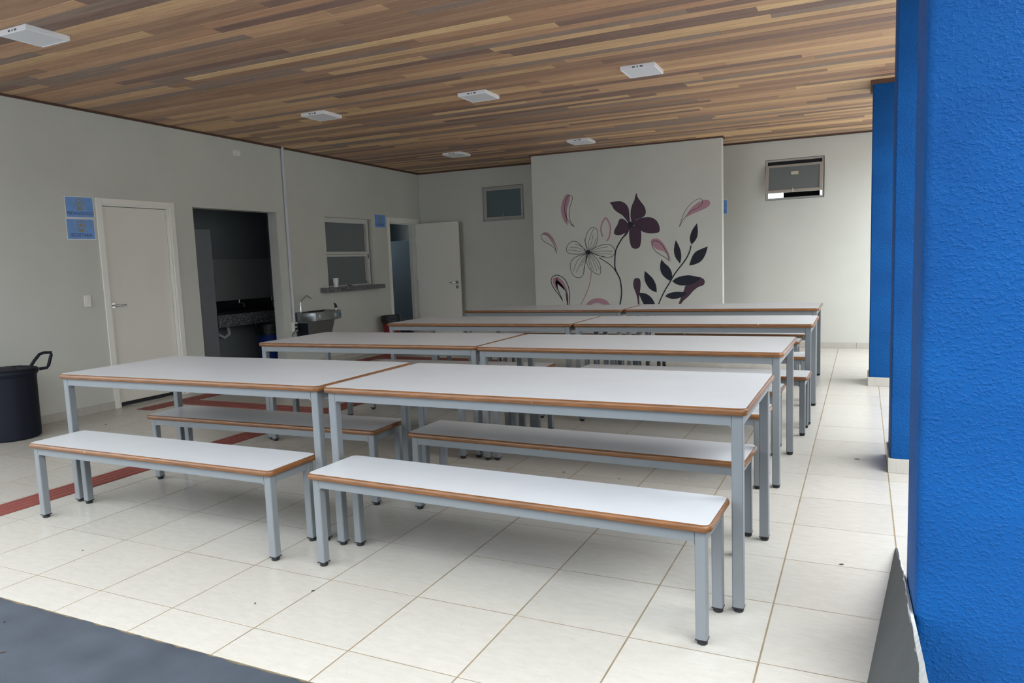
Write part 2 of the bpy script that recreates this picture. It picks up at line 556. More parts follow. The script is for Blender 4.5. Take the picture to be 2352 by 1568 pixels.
# ---- left wall with its openings
DOOR = (2.585, 3.415, 0.0, 2.118)
ALC = (3.735, 5.088, 0.0, 2.135)
HATCH = (6.06, 7.19, 1.0275, 2.118)
DOOR2 = (7.665, 8.505, 0.0, 2.108)
mb = MB()
holes = [(h[0] - 4, h[1] - 4, h[2], h[3]) for h in (DOOR, ALC, HATCH, DOOR2)]
wall_cells(mb, -0.75 - 4, YB + 0.15 - 4, -0.02, 3.12, holes, lambda a, b, c, d: mb.box(-0.15, 0.0, a, b, c, d))
wl = mb.obj('wall_left', M['wall'], None, loc=(xw(4.0), 4.0, 0), rz=WRZ)
tag(wl, 'grey-beige painted side wall with doors and serving hatch', kind='structure')

# ---- back wall
WIN_A = (-1.437, -0.668, 2.055, 2.622)
WIN_B = (3.083, 3.853, 2.085, 2.645)
mb = MB()
wall_cells(mb, -2.69, 5.3, -0.02, 3.12, [WIN_A, WIN_B], lambda a, b, c, d: mb.box(a, b, YB, YB + 0.15, c, d))
tag(mb.obj('wall_back', M['wall']), 'grey-beige painted back wall with two high windows', kind='structure')

# ---- mural partition
PY0, PY1, PXL, PXR = 7.87, 7.98, -0.193, 2.614
wm = MB().bbox(PXL, PXR, PY0, PY1, -0.01, 2.975, 0.004).obj('wall_partition', M['wall'])
tag(wm, 'free-standing partition wall carrying the flower mural', kind='structure')

# ---- ceiling (slightly sloping), boards and mouldings in its own frame
CE = struct_empty('ceiling', 'varnished wooden board ceiling in mixed brown tones')
CE.location = (0, 4.0, 2.9997)
CE.rotation_euler = (-0.0129, 0.0063, 0)
CX0, CX1, CY0, CY1 = -2.80, 5.3, -5.9, YB + 0.1 - 4.0
MB().box(CX0 - 0.1, CX1, CY0, CY1, 0.016, 0.12).obj('roof_deck', M['ceil_slab'], CE)
BW = 0.0985
plank = MB()
c = 0.0030; t = 0.014; w = BW - 0.0032
plank.add([(-0.5, -w / 2, t), (0.5, -w / 2, t), (0.5, w / 2, t), (-0.5, w / 2, t),
           (-0.5, -w / 2, c), (0.5, -w / 2, c), (0.5, w / 2, c), (-0.5, w / 2, c),
           (-0.5, -w / 2 + c, 0), (0.5, -w / 2 + c, 0), (0.5, w / 2 - c, 0), (-0.5, w / 2 - c, 0)],
          [(11, 10, 9, 8), (4, 5, 1, 0), (8, 9, 5, 4), (6, 7, 3, 2), (10, 11, 7, 6), (5, 9, 10, 6), (1, 5, 6, 2), (8, 4, 7, 11), (4, 0, 3, 7)])
plank_me = plank.mesh('plank', M['board'])
boards = []
y = CY1 - BW / 2
while y > CY0:
    x = CX0 - random.uniform(0.0, 1.6)
    while x < CX1:
        L = random.choice((1.1, 1.5, 1.9, 2.2, 2.6, 3.0)) + random.uniform(-0.15, 0.15)
        a, b = max(x, CX0), min(x + L, CX1)
        if CX1 - b < 0.5: b = CX1
        if b - a > 0.12: boards.append((a, b, y))
        x = b
        if b >= CX1: break
    y -= BW
def board_key(q):
    a, b, yy = q
    pts = [(a + (b - a) * k / 4, yy + 4.0, 3.0) for k in range(5)]
    vis = sum(in_view(p, 0.02) for p in pts)
    return (0 if vis else 1, math.hypot((a + b) / 2 - CAM.x, yy + 4 - CAM.y) - 1.2 * (b - a))
boards.sort(key=board_key)
for a, b, yy in boards[:300]:
    o = bpy.data.objects.new('plank', plank_me)
    COL.objects.link(o); o.parent = CE
    o.location = ((a + b) / 2, yy, random.uniform(-0.0006, 0.0006)); o.scale = (b - a - 0.0016, 1, 1)
mb = MB()
for a, b, yy in boards[300:]:
    s = b - a - 0.0016; m0 = (a + b) / 2
    mb.add([(m0 + p[0] * s, yy + p[1], p[2]) for p in plank.v], plank.f)
tag(mb.obj('plank_field', M['board_mass'], CE), kind='stuff')

def ceil_z(x, y): return 2.9997 - 0.0129 * (y - 4) - 0.0063 * x
def moulding(name, x0, x1, y0, y1, label):
    o = MB().box(x0, x1, y0 - 4, y1 - 4, -0.022, 0.004).obj(name, M['trim_wood'])
    o.location = (0, 4.0, 2.9997); o.rotation_euler = (-0.0129, 0.0063, 0)
    return tag(o, label, kind='structure')
moulding('trim_1', xw(4) - 0.01, xw(4) + 0.022, -0.7, YB - 0.003, 'dark wood moulding where ceiling meets the side wall')
moulding('trim_2', -2.65, 5.2, YB - 0.02, YB + 0.02, 'dark wood moulding where ceiling meets the back wall')
moulding('trim_3', PXL - 0.02, PXR + 0.02, PY0 - 0.02, PY1 + 0.02, 'dark wood moulding around the top of the mural wall')

# ---- skirting tiles
def skirting(name, label, runs):
    """runs: (x0, y0, x1, y1, nx, ny) along a wall face, pieces laid end to end"""
    root = struct_empty(name, label)
    for x0, y0, x1, y1, nx, ny in runs:
        L = math.hypot(x1 - x0, y1 - y0); k = max(1, round(L / 0.45)); s = L / k
        ang = math.atan2(y1 - y0, x1 - x0)
        me = MB().bbox(0.0015, s - 0.0015, -0.011, 0.0, 0.0, 0.080, 0.0015).mesh('tile', M['tile'])
        for i in range(k):
            o = bpy.data.objects.new('tile', me); COL.objects.link(o); o.parent = root
            o.location = (x0 + (x1 - x0) * i / k, y0 + (y1 - y0) * i / k, 0.0005); o.rotation_euler = (0, 0, ang)
    return root
def lw(y0, y1): return (xw(y0), y0, xw(y1), y1)
skirting('baseboard_left', 'pale tile skirting along the side wall', [lw(a, b) + (0, 0) for a, b in ((-0.7, 2.528), (3.472, 3.735), (5.088, 7.603))])
skirting('baseboard_back', 'pale tile skirting along the back wall', [(-2.66, YB, 5.2, YB, 0, 0)])
skirting('baseboard_partition', 'pale tile skirting along the mural wall', [(PXL, PY0, PXR, PY0, 0, 0), (PXR, PY0, PXR, PY1, 0, 0)])

# ---- columns
def column(name, label, x0, y0, w, d, skirt, r):
    root = struct_empty(name, label, (x0 + w / 2, y0 + d / 2, 0))
    zt = ceil_z(x0 + w / 2, y0 + d / 2) + 0.01
    MB().prism(rr(w, d, r, 4), 0.0 if not skirt else 0.086, zt).obj('shaft', M['plaster'], root, smooth=True)
    if skirt:
        e = 0.013
        for (a, b, c, f_) in ((-w / 2 - e, w / 2 + e, -d / 2 - e, -d / 2), (-w / 2 - e, w / 2 + e, d / 2, d / 2 + e), (-w / 2 - e, -w / 2, -d / 2, d / 2), (w / 2, w / 2 + e, -d / 2, d / 2)):
            if b - a > 0.1:
                MB().bbox(a, (a + b) / 2 - 0.001, c, f_, 0, 0.088, 0.002).obj('tile', M['tile'], root)
                MB().bbox((a + b) / 2 + 0.001, b, c, f_, 0, 0.088, 0.002).obj('tile', M['tile'], root)
            else:
                MB().bbox(a, b, c + 0.001, f_ - 0.001, 0, 0.088, 0.002).obj('tile', M['tile'], root)
        MB().box(-w / 2, w / 2, -d / 2, d / 2, 0, 0.086).obj('base', M['grout'], root)
    e = 0.022
    mbt = MB()
    for (a, b, c, f_) in ((-w / 2 - e, w / 2 + e, -d / 2 - e, -d / 2), (-w / 2 - e, w / 2 + e, d / 2, d / 2 + e), (-w / 2 - e, -w / 2, -d / 2, d / 2), (w / 2, w / 2 + e, -d / 2, d / 2)):
        mbt.box(a, b, c, f_, zt - 0.045, zt - 0.002)
    if skirt: mbt.obj('ceiling_collar', M['trim_wood'], root)
    return root
column('column', 'thick blue textured column close to the camera beside grey wedge kerb', 4.501, -0.05, 0.5, 0.46, False, 0.022)
column('column', 'middle blue textured column with stained tile skirting', 4.512, 2.47, 0.46, 0.42, True, 0.008)
column('column', 'farthest blue textured column nearest the back wall', 4.413, 5.585, 0.46, 0.46, True, 0.008)

# ---- grey wedge beside the near column
wd = struct_empty('curb', 'grey cement wedge kerb with chipped pale edge beside the near column')
TL = [(4.496, 1.205, 0.0), (4.456, 0.80, 0.0), (4.416, 0.40, 0.0), (4.370, -0.067, 0.0), (4.338, -0.40, 0.0), (4.312, -0.66, 0.0)]
TR = [(4.503, 1.200, 0.004), (4.498, 0.80, 0.092), (4.490, 0.40, 0.212), (4.488, -0.067, 0.274), (4.488, -0.40, 0.310), (4.487, -0.66, 0.325)]
TE = [(4.508, 1.200, 0.004), (4.5045, 0.80, 0.090), (4.4985, 0.40, 0.205), (4.4985, -0.067, 0.272), (4.4985, -0.40, 0.330), (4.4985, -0.66, 0.365)]
mb = MB()
n = len(TL)
base = [(p[0], p[1], 0.0) for p in TE]
vs = TL + TR + TE + base
fs = []
for i in range(n - 1):
    fs += [(i, n + i, n + i + 1, i + 1), (2 * n + i, 3 * n + i, 3 * n + i + 1, 2 * n + i + 1)]
fs += [(n - 1, 2 * n - 1, 3 * n - 1, 4 * n - 1), (0, 3 * n, 2 * n, n)]
mb.add(vs, fs)
mb.obj('wedge_face', M['grey_wedge'], wd)
mb = MB()
vs = [tuple(p) for p in TR] + [tuple(p) for p in TE] + [(p[0], p[1], p[2] - 0.012) for p in TR] + [(p[0], p[1], p[2] - 0.012) for p in TE]
# chipped cap: a subdivided strip with uneven height and width
vs = []; fs = []
K = 40
for i in range(K + 1):
    f_ = i / K * (n - 1); k = min(int(f_), n - 2); f_ -= k
    a = [TR[k][j] * (1 - f_) + TR[k + 1][j] * f_ for j in range(3)]; b = [TE[k][j] * (1 - f_) + TE[k + 1][j] * f_ for j in range(3)]
    h = random.uniform(0.0, 0.004); d = random.uniform(-0.002, 0.002)
    vs += [(a[0] + d - 0.001, a[1], a[2] - 0.004), (a[0] + d + 0.002, a[1], a[2] + h), (b[0], b[1], b[2] + h * random.uniform(0.4, 1)), (b[0], b[1], b[2] - 0.01)]
for i in range(K):
    for j in range(3):
        fs.append((i * 4 + j, i * 4 + j + 1, i * 4 + 5 + j, i * 4 + 4 + j))
mb.add(vs, fs)
mb.obj('chipped_edge', M['worn_cement'], wd)

# ---- rooms behind the walls
def room(name, label, x0, x1, y0, y1, z0, z1, m, skip='', holes=()):
    t = 0.06
    root = struct_empty(name, label)
    def piece(nm, fill):
        mb = MB(); fill(mb); mb.obj(nm, m, root)
    if 'x0' not in skip: piece('end_panel', lambda mb: wall_cells(mb, y0 - t, y1 + t, z0, z1, [h[1:] for h in holes if h[0] == 'x0'], lambda a, b, c, d: mb.box(x0 - t, x0, a, b, c, d)))
    if 'x1' not in skip: piece('end_panel', lambda mb: mb.box(x1, x1 + t, y0 - t, y1 + t, z0, z1))
    if 'y0' not in skip: piece('side_panel', lambda mb: mb.box(x0, x1, y0 - t, y0, z0, z1))
    if 'y1' not in skip: piece('side_panel', lambda mb: wall_cells(mb, x0, x1, z0, z1, [h[1:] for h in holes if h[0] == 'y1'], lambda a, b, c, d: mb.box(a, b, y1, y1 + t, c, d)))
    piece('top_panel', lambda mb: mb.box(x0 - t, x1, y0 - t, y1 + t, z1, z1 + t))
    piece('floor_panel', lambda mb: mb.box(x0 - t, x1, y0 - t, y1 + t, z0 - t, z0 - 0.0002))
    return root
xa = xw(4.4) - 0.15
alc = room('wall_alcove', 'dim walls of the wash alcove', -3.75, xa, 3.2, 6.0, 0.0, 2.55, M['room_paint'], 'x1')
MB().box(-3.75, -3.742, 3.2, 6.0, 0.0, 1.553).obj('tiling', M['tile_wall'], alc)
MB().box(-3.742, xa - 0.001, 5.992, 6.0, 0.0, 1.553).obj('tiling', M['tile_wall'], alc)
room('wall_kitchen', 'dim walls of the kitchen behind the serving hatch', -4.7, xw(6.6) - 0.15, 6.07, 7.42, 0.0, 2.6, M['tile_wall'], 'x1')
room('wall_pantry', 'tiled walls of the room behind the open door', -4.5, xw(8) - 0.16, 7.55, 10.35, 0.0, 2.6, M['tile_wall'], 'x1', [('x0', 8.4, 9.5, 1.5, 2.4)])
MB()
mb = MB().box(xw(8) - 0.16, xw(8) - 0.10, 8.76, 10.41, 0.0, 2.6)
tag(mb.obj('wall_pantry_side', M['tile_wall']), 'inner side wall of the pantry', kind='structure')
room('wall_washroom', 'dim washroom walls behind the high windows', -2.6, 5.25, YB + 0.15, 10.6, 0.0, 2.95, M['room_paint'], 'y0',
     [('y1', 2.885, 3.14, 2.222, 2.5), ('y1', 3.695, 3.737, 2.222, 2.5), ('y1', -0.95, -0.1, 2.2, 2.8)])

# ---- door_1: closed white door
d1 = struct_empty('door_1', 'closed white door with white frame beside the blue signs', (xw(3.0), 3.0, 0), WRZ)
y0, y1, zt = DOOR[0] - 3.0, DOOR[1] - 3.0, DOOR[3]
for nm, b in (('door_frame', (0, 0.014, y0 - 0.056, y0 + 0.004, 0, zt + 0.052)), ('door_frame', (0, 0.014, y1 - 0.004, y1 + 0.056, 0, zt + 0.052)), ('door_frame', (0, 0.0142, y0 + 0.004, y1 - 0.004, zt - 0.004, zt + 0.052))):
    MB().bbox(*b, 0.002).obj(nm, M['white_paint'], d1)
MB().box(-0.15, 0.002, y0, y0 + 0.022, 0, zt).obj('jamb', M['white_paint'], d1)
MB().box(-0.15, 0.002, y1 - 0.022, y1, 0, zt).obj('jamb', M['white_paint'], d1)
MB().box(-0.15, 0.002, y0, y1, zt - 0.022, zt).obj('jamb', M['white_paint'], d1)
MB().box(-0.095, -0.08, y1 - 0.034, y1 - 0.022, 0, zt - 0.022).obj('door_stop', M['white_paint'], d1)
lf = MB().bbox(-0.075, -0.04, y0 + 0.024, y1 - 0.024, 0.045, zt - 0.026, 0.002).obj('door_leaf', M['door_white'], d1)
MB().lathe([(0.025, 0), (0.025, 0.008)], 16).obj('handle_rose', M['chrome'], lf, True).matrix_local = Matrix.Translation((-0.04, y0 + 0.065, 1.07)) @ Matrix.Rotation(math.pi / 2, 4, 'Y')
MB().tube([(-0.04, y0 + 0.065, 1.07), (0.005, y0 + 0.065, 1.07), (0.01, y0 + 0.075, 1.07), (0.01, y0 + 0.18, 1.07)], 0.009, 8).obj('handle', M['chrome'], lf, True)
MB().box(-0.149, -0.08, y0, y1, 0.001, 0.05).obj('under_leaf_strip', M['granite_dark'], d1)  # dark strip filling the gap below the leaf
MB().box(-0.149, -0.142, y0, y1, 0.001, zt).obj('dark_backing', M['dark_void'], d1)  # near-black sheet stands in for the darkness behind the leaf

# ---- door_2: open door, leaf swung against the back wall
d2 = struct_empty('door_2', 'open white door swung against the back wall in the dim corner', (xw(8.0), 8.0, 0), WRZ)
y0, y1, zt = DOOR2[0] - 8.0, DOOR2[1] - 8.0, DOOR2[3]
for b in ((0, 0.014, y0 - 0.06, y0 + 0.004, 0, zt + 0.06), (0, 0.014, y1 - 0.004, y1 + 0.06, 0, zt + 0.06), (0, 0.0142, y0 + 0.004, y1 - 0.004, zt - 0.004, zt + 0.06)):
    MB().bbox(*b, 0.002).obj('door_frame', M['white_paint'], d2)
MB().box(-0.16, 0.002, y0, y0 + 0.022, 0, zt).obj('jamb', M['white_paint'], d2)
MB().box(-0.16, 0.002, y1 - 0.022, y1, 0, zt).obj('jamb', M['white_paint'], d2)
MB().box(-0.16, 0.002, y0, y1, zt - 0.022, zt).obj('jamb', M['white_paint'], d2)
MB().box(-0.10, -0.085, y1 - 0.036, y1 - 0.022, 0, zt - 0.022).obj('door_stop', M['white_paint'], d2)
MB().box(-0.10, -0.085, y0 + 0.022, y1 - 0.022, zt - 0.036, zt - 0.022).obj('door_stop', M['white_paint'], d2)
lf = MB().bbox(0.022, 0.862, y1 - 0.072, y1 - 0.036, 0.012, 2.078, 0.002).obj('door_leaf', M['door_white'], d2)
hz = 1.055
MB().bbox(0.775, 0.828, y1 - 0.079, y1 - 0.0722, hz - 0.026, hz + 0.026, 0.002).obj('handle_rose', M['inox'], lf)
MB().bbox(0.775, 0.828, y1 - 0.079, y1 - 0.0722, hz - 0.105, hz - 0.053, 0.002).obj('keyhole_plate', M['inox'], lf)
MB().tube([(0.80, y1 - 0.079, hz), (0.80, y1 - 0.115, hz), (0.79, y1 - 0.12, hz), (0.675, y1 - 0.12, hz)], 0.009, 8).obj('handle', M['chrome'], lf, True)
for z in (0.3, 1.06, 1.78):
    MB().tube([(0.013, y1 - 0.062, z - 0.05), (0.013, y1 - 0.062, z + 0.05)], 0.008, 8).obj('hinge', M['inox'], lf, True)

# ---- window_1: sliding hatch window in the side wall
w1 = struct_empty('window_1', 'white framed serving hatch window over the granite ledge', (xw(6.6), 6.6, 0), WRZ)
y0, y1, z0, z1 = HATCH[0] - 6.6, HATCH[1] - 6.6, 1.095, HATCH[3]
def frame_bars(root, name, m, x0, x1, ya, yb, za, zb, t, tt=None):
    tt = tt or t
    for b in ((x0, x1, ya, ya + t, za, zb), (x0, x1, yb - t, yb, za, zb), (x0, x1, ya + t, yb - t, zb - tt, zb), (x0, x1, ya + t, yb - t, za, za + 0.018)):
        MB().bbox(*b, 0.0015).obj(name, m, root)
frame_bars(w1, 'window_frame', M['alu_white'], -0.10, -0.045, y0, y1 - 0.04, z0 - 0.0, z1 - 0.002, 0.045, 0.072)
mz = 1.58
sa = MB().box(-0.072, -0.066, y0 + 0.045, y1 - 0.10, mz + 0.03, z1 - 0.06).obj('pane', M['grey_glass'], w1)
MB().box(-0.092, -0.086, y0 + 0.045, y1 - 0.10, z0 + 0.016, mz - 0.03).obj('pane', M['grey_glass'], w1)
MB().bbox(-0.085, -0.05, y0 + 0.045, y1 - 0.085, mz - 0.005, mz + 0.035, 0.002).obj('meeting_rail', M['alu_white'], w1)
MB().bbox(-0.099, -0.06, y0 + 0.045, y1 - 0.085, mz - 0.04, mz - 0.008, 0.002).obj('meeting_rail', M['alu_white'], w1)
MB().bbox(-0.082, -0.055, y1 - 0.125, y1 - 0.085, mz + 0.035, z1 - 0.057, 0.002).obj('sash_stile', M['alu'], w1)
MB().bbox(-0.099, -0.075, y1 - 0.125, y1 - 0.085, z0 + 0.06, mz - 0.04, 0.002).obj('sash_stile', M['alu'], w1)
MB().bbox(-0.058, -0.042, y1 - 0.083, y1 - 0.062, mz - 0.075, mz - 0.005, 0.003).obj('latch', M['black_plastic'], w1)

# ---- window_2: closed frosted window in the back wall
w2 = struct_empty('window_2', 'closed frosted window high on the back wall near the corner', (0, YB, 0))
def frame_bars_y(root, name, m, ya, yb, xa_, xb_, za, zb, t):
    for b in ((xa_, xa_ + t, ya, yb, za, zb), (xb_ - t, xb_, ya, yb, za, zb), (xa_ + t, xb_ - t, ya, yb, zb - t, zb), (xa_ + t, xb_ - t, ya, yb, za, za + t)):
        MB().bbox(*b, 0.0015).obj(name, m, root)
frame_bars_y(w2, 'window_frame', M['alu'], 0.03, 0.08, WIN_A[0] + 0.004, WIN_A[1] - 0.004, WIN_A[2] + 0.004, WIN_A[3] - 0.004, 0.026)
frame_bars_y(w2, 'sash', M['alu'], 0.022, 0.055, WIN_A[0] + 0.032, WIN_A[1] - 0.032, WIN_A[2] + 0.032, WIN_A[3] - 0.032, 0.034)
MB().box(WIN_A[0] + 0.06, WIN_A[1] - 0.06, 0.038, 0.043, WIN_A[2] + 0.06, WIN_A[3] - 0.06).obj('pane', M['frosted'], w2)
MB().bbox(-1.075, -1.06, 0.012, 0.022, WIN_A[2] + 0.03, WIN_A[2] + 0.13, 0.002).obj('latch', M['alu'], w2)

# ---- window_3: awning window tilted open
w3 = struct_empty('window_3', 'top-hung window standing ajar on the bright end of the back wall', (0, YB, 0))
frame_bars_y(w3, 'window_frame', M['alu'], 0.02, 0.08, WIN_B[0] + 0.004, WIN_B[1] - 0.004, WIN_B[2] + 0.004, WIN_B[3] - 0.004, 0.026)
MB().box(WIN_B[0] + 0.03, WIN_B[1] - 0.03, 0.06, 0.075, WIN_B[3] - 0.075, WIN_B[3] - 0.03).obj('gap_shade', M['dark_void'], w3)  # near-black strip put in for the shade of the gap above the sash
sash = bpy.data.objects.new('sash', None); COL.objects.link(sash); sash.parent = w3
sash.location = (0, -0.005, 2.552); sash.rotation_euler = (math.radians(-17), 0, 0)
sx0, sx1, sh = WIN_B[0] + 0.012, WIN_B[1] - 0.012, 0.40
for b in ((sx0, sx0 + 0.045, -0.03, 0.0, -sh, 0), (sx1 - 0.045, sx1, -0.03, 0.0, -sh, 0), (sx0 + 0.045, sx1 - 0.045, -0.03, 0.0, -0.03, 0), (sx0 + 0.045, sx1 - 0.045, -0.03, 0.0, -sh, -sh + 0.035)):
    MB().bbox(*b, 0.0015).obj('sash_bar', M['alu'], sash)
MB().box(sx0 + 0.045, sx1 - 0.045, -0.018, -0.012, -sh + 0.035, -0.03).obj('pane', M['grey_glass'], sash)
MB().box(3.43, 3.525, -0.0195, -0.0182, -0.15, -0.105).obj('sticker', M['sticker'], sash)
MB().bbox(3.452, 3.466, -0.036, -0.03, -sh - 0.008, -sh + 0.05, 0.002).obj('latch', M['alu_white'], sash)

# ------------------------------------------------------------------ tables and benches
def make_piece(name, L, W, H, t, rc, leg_in, leg, rail_h, top_name):
    root = bpy.data.objects.new(name, None); COL.objects.link(root)
    e = 0.009
    pb = MB().prism(rr(L - 2 * e, W - 2 * e, rc - e), H - t + 0.002, H)
    pb.mi[0] = 1
    top = pb.obj(top_name, [M['laminate'], M['underside']], root)
    ring = []
    K = 9
    for k in range(K + 1):
        a = math.pi / 2 - math.pi * k / K
        ring.append((-e + (e + 0.001) * math.cos(a), H - t / 2 + (t / 2 - 0.0004) * math.sin(a)))
    mb = MB()
    loops = [[(x, y, z) for x, y in rr(L + 2 * o, W + 2 * o, rc + o)] for o, z in ring]
    n = len(loops[0])
    vs = [p for l in loops for p in l]
    for j in range(K):
        mb2 = [(j * n + i, (j + 1) * n + i, (j + 1) * n + (i + 1) % n, j * n + (i + 1) % n) for i in range(n)]
        mb.f += mb2; mb.mi += [1 if j == K - 1 else 0] * n
    mb.v = vs
    mb.obj('edge_band', [M['edge'], M['core']], top, smooth=True)
    lx, ly = L / 2 - leg_in, W / 2 - leg_in
    h = leg / 2; b = 0.0035
    sec = [(-h + b, -h), (h - b, -h), (h, -h + b), (h, h - b), (h - b, h), (-h + b, h), (-h, h - b), (-h, -h + b)]
    leg_me = MB().prism(sec, 0.021, H - t).mesh('leg', M['steel'])
    mbf = MB().bbox(-h - 0.001, h + 0.001, -h - 0.001, h + 0.001, 0.0155, 0.0212, 0.001)
    mbf.lathe([(0.017, 0.0), (0.019, 0.003), (0.019, 0.012), (0.015, 0.016)], 14)
    foot_me = mbf.mesh('rubber_foot', M['foot'])
    for sx in (-1, 1):
        for sy in (-1, 1):
            o = bpy.data.objects.new('leg', leg_me); COL.objects.link(o); o.parent = root; o.location = (sx * lx, sy * ly, 0)
            f = bpy.data.objects.new('rubber_foot', foot_me); COL.objects.link(f); f.parent = o
    def rail(length, fil=0.013):
        a = length / 2; z1 = H - t; z0 = z1 - rail_h
        p = [(-a, z1), (-a, z0 - fil)]
        for k in range(1, 5):
            q = math.radians(90 * k / 4); p.append((-a + fil - fil * math.cos(q), z0 - fil + fil * math.sin(q)))
        for k in range(4, -1, -1):
            q = math.radians(90 * k / 4); p.append((a - fil + fil * math.cos(q), z0 - fil + fil * math.sin(q)))
        p.append((a, z1))
        return p[::1]
    for sy in (-1, 1):
        c = sy * (ly + sy * 0)
        MB().prism_y(rail(2 * lx - leg), c - h + 0.001, c + h - 0.001).obj('rail', M['steel'], root)
    for sx in (-1, 1):
        o = MB().prism_y(rail(2 * ly - leg), -h + 0.001, h - 0.001).obj('rail', M['steel'], root)
        o.location = (sx * lx, 0, 0); o.rotation_euler = (0, 0, math.pi / 2)
    return root

table0 = make_piece('dining_table', 1.985, 0.852, 0.7965, 0.030, 0.032, 0.042, 0.042, 0.040, 'tabletop')
bench0 = make_piece('bench', 1.826, 0.345, 0.4445, 0.029, 0.032, 0.042, 0.040, 0.040, 'seat')
ROW = ['front row', 'second row', 'third row', 'last row before the mural']
SIDE = ['door-side', 'column-side']
TABLES = [(0, 0, 0.963, 0.745, 0.4), (0, 1, 2.987, 0.735, -0.4), (1, 0, 0.955, 2.385, 1.0), (1, 1, 2.962, 2.345, -0.6),
          (2, 0, 1.018, 4.055, 0.0), (2, 1, 3.016, 4.055, 0.3), (3, 0, 0.966, 5.745, -0.3), (3, 1, 2.968, 5.765, 0.2)]
for i, (r, s, x, y, a) in enumerate(TABLES):
    o = table0 if i == 0 else copy_tree(table0)
    o.location = (x, y, 0); o.rotation_euler = (0, 0, math.radians(a))
    tag(o, f'white-topped long table with brown edge, {ROW[r]}, {SIDE[s]} half', 'table', 'long canteen tables')
BENCHES = [(0, 0, 0, 0.978, 0.214, 0.0), (0, 1, 0, 2.988, 0.216, -2.0), (0, 0, 1, 0.956, 1.020, 1.6), (0, 1, 1, 2.985, 1.040, -2.0),
           (1, 0, 0, 0.950, 2.085, 0.0), (1, 1, 0, 2.950, 2.075, -3.0), (1, 0, 1, 0.95, 2.80, 0.6), (1, 1, 1, 2.955, 2.79, -0.5),
           (2, 0, 0, 0.955, 3.425, 2.6), (2, 1, 0, 3.086, 3.430, -0.8), (2, 0, 1, 1.018, 4.50, 0.0), (2, 1, 1, 3.012, 4.53, 0.0),
           (3, 0, 0, 0.95, 5.62, 0.0), (3, 1, 0, 2.86, 5.66, 0.0), (3, 0, 1, 0.966, 6.28, 0.0), (3, 1, 1, 3.0, 6.37, 0.0)]
NF = ['camera side', 'mural side']
for i, (r, s, k, x, y, a) in enumerate(BENCHES):
    o = bench0 if i == 0 else copy_tree(bench0)
    o.location = (x, y, 0); o.rotation_euler = (0, 0, math.radians(a))
    tag(o, f'white bench on the {NF[k]} of the {SIDE[s]} table, {ROW[r]}', 'bench', 'canteen benches')

# ------------------------------------------------------------------ ceiling lights
lamp = bpy.data.objects.new('ceiling_light', None); COL.objects.link(lamp)
h = 0.15
mb = MB()
prof = [(h, 0.0), (h, -0.030), (h - 0.004, -0.034), (h - 0.014, -0.034), (h - 0.016, -0.031)]
vs = []; fs = []
for r_, z in prof: vs += [(-r_, -r_, z), (r_, -r_, z), (r_, r_, z), (-r_, r_, z)]
for j in range(len(prof) - 1):
    for i in range(4): fs.append((j * 4 + i, (j + 1) * 4 + i, (j + 1) * 4 + (i + 1) % 4, j * 4 + (i + 1) % 4))
mb.add(vs, fs).obj('housing', M['lamp_white'], lamp)
MB().box(-h + 0.016, h - 0.016, -h + 0.016, h - 0.016, -0.031, -0.02).obj('diffuser', M['lamp_white'], lamp)
MB().box(-0.045, -0.020, -h - 0.0008, -h, -0.024, -0.012).box(-0.004, 0.006, -h - 0.0008, -h, -0.025, -0.011).box(0.022, 0.048, -h - 0.0008, -h, -0.024, -0.012).obj('printed_mark', M['lamp_mark'], lamp)
LIGHTS = [(-0.80, 0.893, 'white square ceiling light nearest the camera, above the dark lidded bin'),
          (-0.885, 3.955, 'white square ceiling light in the middle row, on the door side'),
          (0.955, 4.07, 'white square ceiling light at the centre of the middle row'),
          (2.60, 3.99, 'white square ceiling light in the middle row, on the column side'),
          (-1.03, 7.09, 'small far white ceiling light near the dim back corner'),
          (0.90, 7.09, 'small far white ceiling light just in front of the mural wall')]
for i, (x, y, lab) in enumerate(LIGHTS):
    o = lamp if i == 0 else copy_tree(lamp)
    o.location = (x, y, ceil_z(x, y) - 0.0006); o.rotation_euler = (-0.0129, 0.0063, 0)
    tag(o, lab, 'ceiling light', 'square ceiling lights')

# ------------------------------------------------------------------ mural
def sharp(a, b, c):
    u = (b[0] - a[0], b[1] - a[1]); v = (c[0] - b[0], c[1] - b[1])
    lu, lv = math.hypot(*u), math.hypot(*v)
    return lu > 1e-6 and lv > 1e-6 and (u[0] * v[0] + u[1] * v[1]) / (lu * lv) < 0.1

def catmull(pts, closed, k=5):
    n = len(pts); out = []
    rng = range(n if closed else n - 1)
    for i in rng:
        g = lambda j: pts[j % n] if closed else pts[max(0, min(n - 1, j))]
        p0, p1, p2, p3 = g(i - 1), g(i), g(i + 1), g(i + 2)
        if sharp(p0, p1, p2): p0 = p1
        if sharp(p1, p2, p3): p3 = p2
        for s in range(k):
            t = s / k
            out.append(tuple(0.5 * ((2 * p1[d]) + (-p0[d] + p2[d]) * t + (2 * p0[d] - 5 * p1[d] + 4 * p2[d] - p3[d]) * t * t + (-p0[d] + 3 * p1[d] - 3 * p2[d] + p3[d]) * t ** 3) for d in (0, 1)))
    if not closed: out.append(pts[-1])
    return out

def area(p): return sum(p[i][0] * p[(i + 1) % len(p)][1] - p[(i + 1) % len(p)][0] * p[i][1] for i in range(len(p)))

